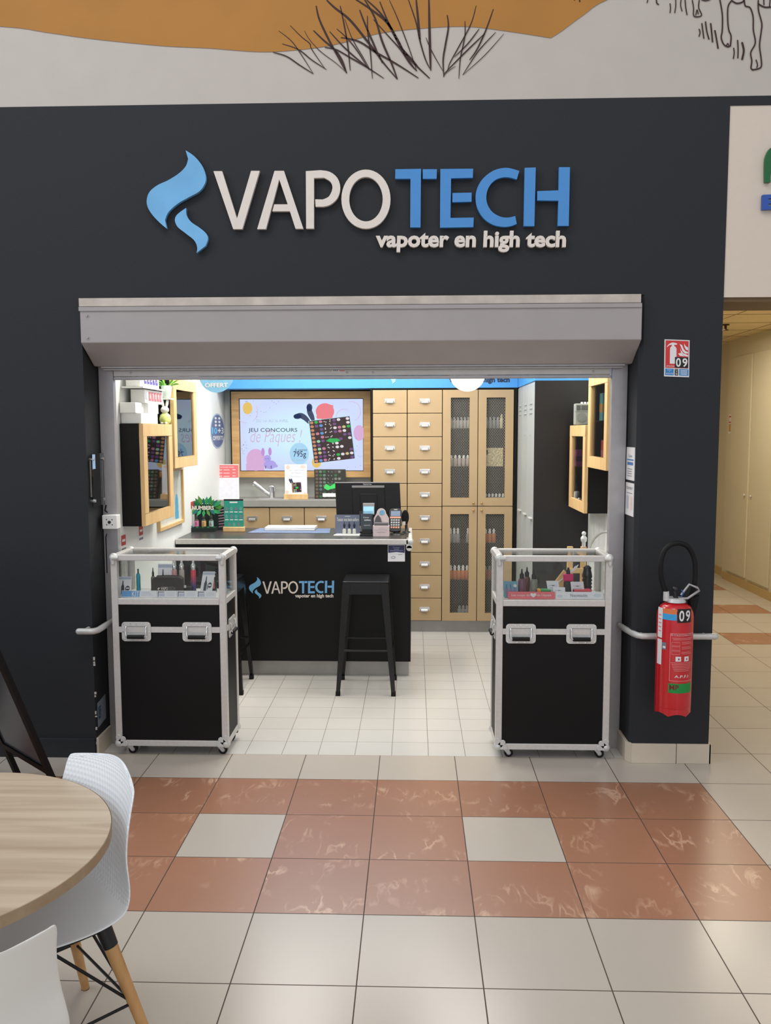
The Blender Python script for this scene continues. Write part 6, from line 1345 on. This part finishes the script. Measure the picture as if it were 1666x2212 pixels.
def shell_mat(name, c, hexy):
    m = bpy.data.materials.new(name); m.use_nodes = True; N, L, b = nodes_of(m)
    b.inputs['Base Color'].default_value = rgb(c); b.inputs['Roughness'].default_value = .38
    nz = N.new('ShaderNodeTexNoise'); nz.inputs['Scale'].default_value = 60
    cr = N.new('ShaderNodeValToRGB'); cr.color_ramp.elements[0].color = tuple(v*.98 for v in rgb(c)[:3])+(1,); cr.color_ramp.elements[1].color = rgb(c)
    L.new(nz.outputs[0], cr.inputs[0]); L.new(cr.outputs[0], b.inputs['Base Color'])
    if hexy:
        uv = N.new('ShaderNodeUVMap'); mp = N.new('ShaderNodeMapping'); mp.inputs['Scale'].default_value = (30, 54, 1)
        L.new(uv.outputs[0], mp.inputs[0]); sp = N.new('ShaderNodeSeparateXYZ'); L.new(mp.outputs[0], sp.inputs[0])
        rowi = math_node(N, L, 'FLOOR', sp.outputs[1]); odd = math_node(N, L, 'MULTIPLY', math_node(N, L, 'MODULO', rowi, 2.0), .5)
        fx = math_node(N, L, 'SUBTRACT', math_node(N, L, 'FRACT', math_node(N, L, 'ADD', sp.outputs[0], odd)), .5)
        fy = math_node(N, L, 'SUBTRACT', math_node(N, L, 'FRACT', sp.outputs[1]), .5)
        d = math_node(N, L, 'SQRT', math_node(N, L, 'ADD', math_node(N, L, 'MULTIPLY', fx, fx), math_node(N, L, 'MULTIPLY', fy, fy)))
        h = math_node(N, L, 'SUBTRACT', 1.0, math_node(N, L, 'MULTIPLY', d, 2.0), True)
        sv = N.new('ShaderNodeSeparateXYZ'); L.new(uv.outputs[0], sv.inputs[0])
        h = math_node(N, L, 'MULTIPLY', h, math_node(N, L, 'GREATER_THAN', sv.outputs[1], .50))
        bp = N.new('ShaderNodeBump'); bp.inputs['Strength'].default_value = .4; bp.inputs['Distance'].default_value = .003; bp.invert = True
        L.new(h, bp.inputs['Height']); L.new(bp.outputs[0], b.inputs['Normal'])
    return m
def shell_chair(label, loc, rz, hexy, group, H=0):
    "moulded shell chair facing local +Y"
    t = thing('shell_chair', label, 'chair', loc, group, rz)
    prof = [(.235, .428), (.215, .444), (.16, .449), (.08, .445), (0, .441), (-.08, .444), (-.135, .458), (-.172, .485), (-.195, .53), (-.208, .59), (-.220, .66), (-.234, .715), (-.248, .770), (-.257, .800), (-.261, .812)]
    half = [.17, .195, .215, .228, .238, .246, .250, .250, .246, .236, .222, .212, .207, .192, .150]
    nu = 16; prof2 = smooth_loop([p+(h_,) for p, h_ in zip(prof, half)], 3, False)
    vs = []; nv = len(prof2); uvs = []
    for j, (y, z, hw) in enumerate(prof2):
        v = j/(nv-1); back = min(1, max(0, (v-.42)/.25)); 
        for i in range(nu+1):
            u = -1+2*i/nu; k = u*u
            vs.append((u*hw, y+back*.045*k+(1-back)*0, z+(1-back)*.022*abs(u)**3+(0 if j < nv-4 else 0)-max(0, (j-(nv-9))/8)**1.3*.030*u*u-(.02*abs(u)**4 if j < 3 else 0)+H*0)); uvs.append((i/nu, v))
    m = MB(); m.add(vs, [(j*(nu+1)+i, j*(nu+1)+i+1, (j+1)*(nu+1)+i+1, (j+1)*(nu+1)+i) for j in range(nv-1) for i in range(nu)], 0, True)
    m.flat = True
    o = m.build('seat_shell', shell_mat('white_shell_hex' if hexy else 'white_shell', (238, 242, 245) if hexy else (238, 236, 230), hexy), t, local=True)
    uvl = o.data.uv_layers.new(name='UVMap')
    for p in o.data.polygons:
        for li in p.loop_indices: uvl.data[li].uv = uvs[o.data.loops[li].vertex_index]
    md = o.modifiers.new('thickness', 'SOLIDIFY'); md.thickness = .007; md.offset = -1
    md = o.modifiers.new('smooth', 'SUBSURF'); md.levels = 1; md.render_levels = 2
    tops = {}; 
    for sx in (-1, 1):
        for sy in (-1, 1):
            a = Vector((sx*.125, sy*.125-.01, .425)); b_ = Vector((sx*.235, sy*.230-.01, .0)); tops[sx, sy] = (a, b_)
            m = MB(); q = a.lerp(b_, .10); m.cyl(q, b_+Vector((0, 0, .004)), .0195, .0125, 16); l = m.build('leg', M_beech, t, local=True)
            m = MB(); m.cyl(a, a.lerp(b_, .17), .0225, .0205, 16); m.build('leg_socket', M_dark, l, local=True)
            m = MB(); m.cyl(b_, b_+Vector((0, 0, .006)), .0125, n=12); m.build('glide', M_rubber, l, local=True)
    m = MB()
    P4 = [(-1, -1), (1, -1), (1, 1), (-1, 1)]
    for i in range(4):
        A0, A1 = tops[P4[i]]; B0, B1 = tops[P4[(i+1) % 4]]
        lo_a, lo_b = A0.lerp(A1, .55), B0.lerp(B1, .55); up_a, up_b = A0.lerp(A1, .06), B0.lerp(B1, .06); mid = (up_a+up_b)/2
        m.tube([lo_a, mid*.98+Vector((0, 0, -.01))], .0042, 8); m.tube([lo_b, mid*.98+Vector((0, 0, -.01))], .0042, 8)
        m.tube([lo_a, lo_b], .0042, 8); m.tube([up_a, up_b], .0055, 8)
    m.build('wire_brace', M_satin, t, local=True)
    return t
def face(dx, dy): return math.atan2(-dx, dy)
shell_chair('white shell chair with dimpled back and wooden legs behind the round table', (-1.030, 2.165, 0), face(-.70, -.71), True, 'white chairs at the round table')
shell_chair('smooth white shell chair cut off at the bottom left corner', (-.985, 1.535, 0), face(-.80, .60), False, 'white chairs at the round table')

# A-board
N0, F0 = PX(144, 1740, 2, 0), PX(46, 1678, 2, 0)
ab = thing('pavement_sign', 'black-framed folding A-board leaning open behind the round table', 'sign board', (N0+F0)/2)
dirv = (F0-N0).normalized(); nrm = Vector((dirv.y, -dirv.x, 0)); nrm = nrm if nrm.y < 0 else -nrm
Wd = (F0-N0).length
upv = (Vector((0, 0, 1))+nrm*.35).normalized()
def ab_side(org, u, upd, nn, nm, mcol):
    fn = lambda a, b_, c: org+u*a+upd*b_+nn*c
    def bar(a0, a1, b0, b1, name):
        m = MB(); m.hexa([fn(a0, b0, 0), fn(a1, b0, 0), fn(a1, b0, .022), fn(a0, b0, .022)], [fn(a0, b1, 0), fn(a1, b1, 0), fn(a1, b1, .022), fn(a0, b1, .022)]); m.build(name, M_black, ab)
    bar(-.0225, .0225, 0, 1.25, 'post'); bar(Wd-.0225, Wd+.0225, 0, 1.25, 'post'); bar(.0225, Wd-.0225, .19, .225, 'lower_rail'); bar(.0225, Wd-.0225, 1.2, 1.25, 'top_rail')
    m = MB(); m.hexa([fn(.0225, .225, .006), fn(Wd-.0225, .225, .006), fn(Wd-.0225, .225, .014), fn(.0225, .225, .014)], [fn(.0225, 1.2, .006), fn(Wd-.0225, 1.2, .006), fn(Wd-.0225, 1.2, .014), fn(.0225, 1.2, .014)]); m.build('chalk_panel', mcol, ab)
nn = dirv.cross(upv).normalized()
ab_side(N0, dirv, upv, nn if nn.dot(nrm) > 0 else -nn, 'rear', mat('grey_chalkboard', (84, 90, 100), .18))
top = N0+upv*1.25
up2 = (Vector((0, 0, 1))-nrm*.35).normalized(); org2 = top-up2*1.25+nrm*.026
nn2 = dirv.cross(up2).normalized()
ab_side(org2, dirv, up2, nn2 if nn2.dot(nrm) > 0 else -nn2, 'front', mat('grey_chalkboard'))
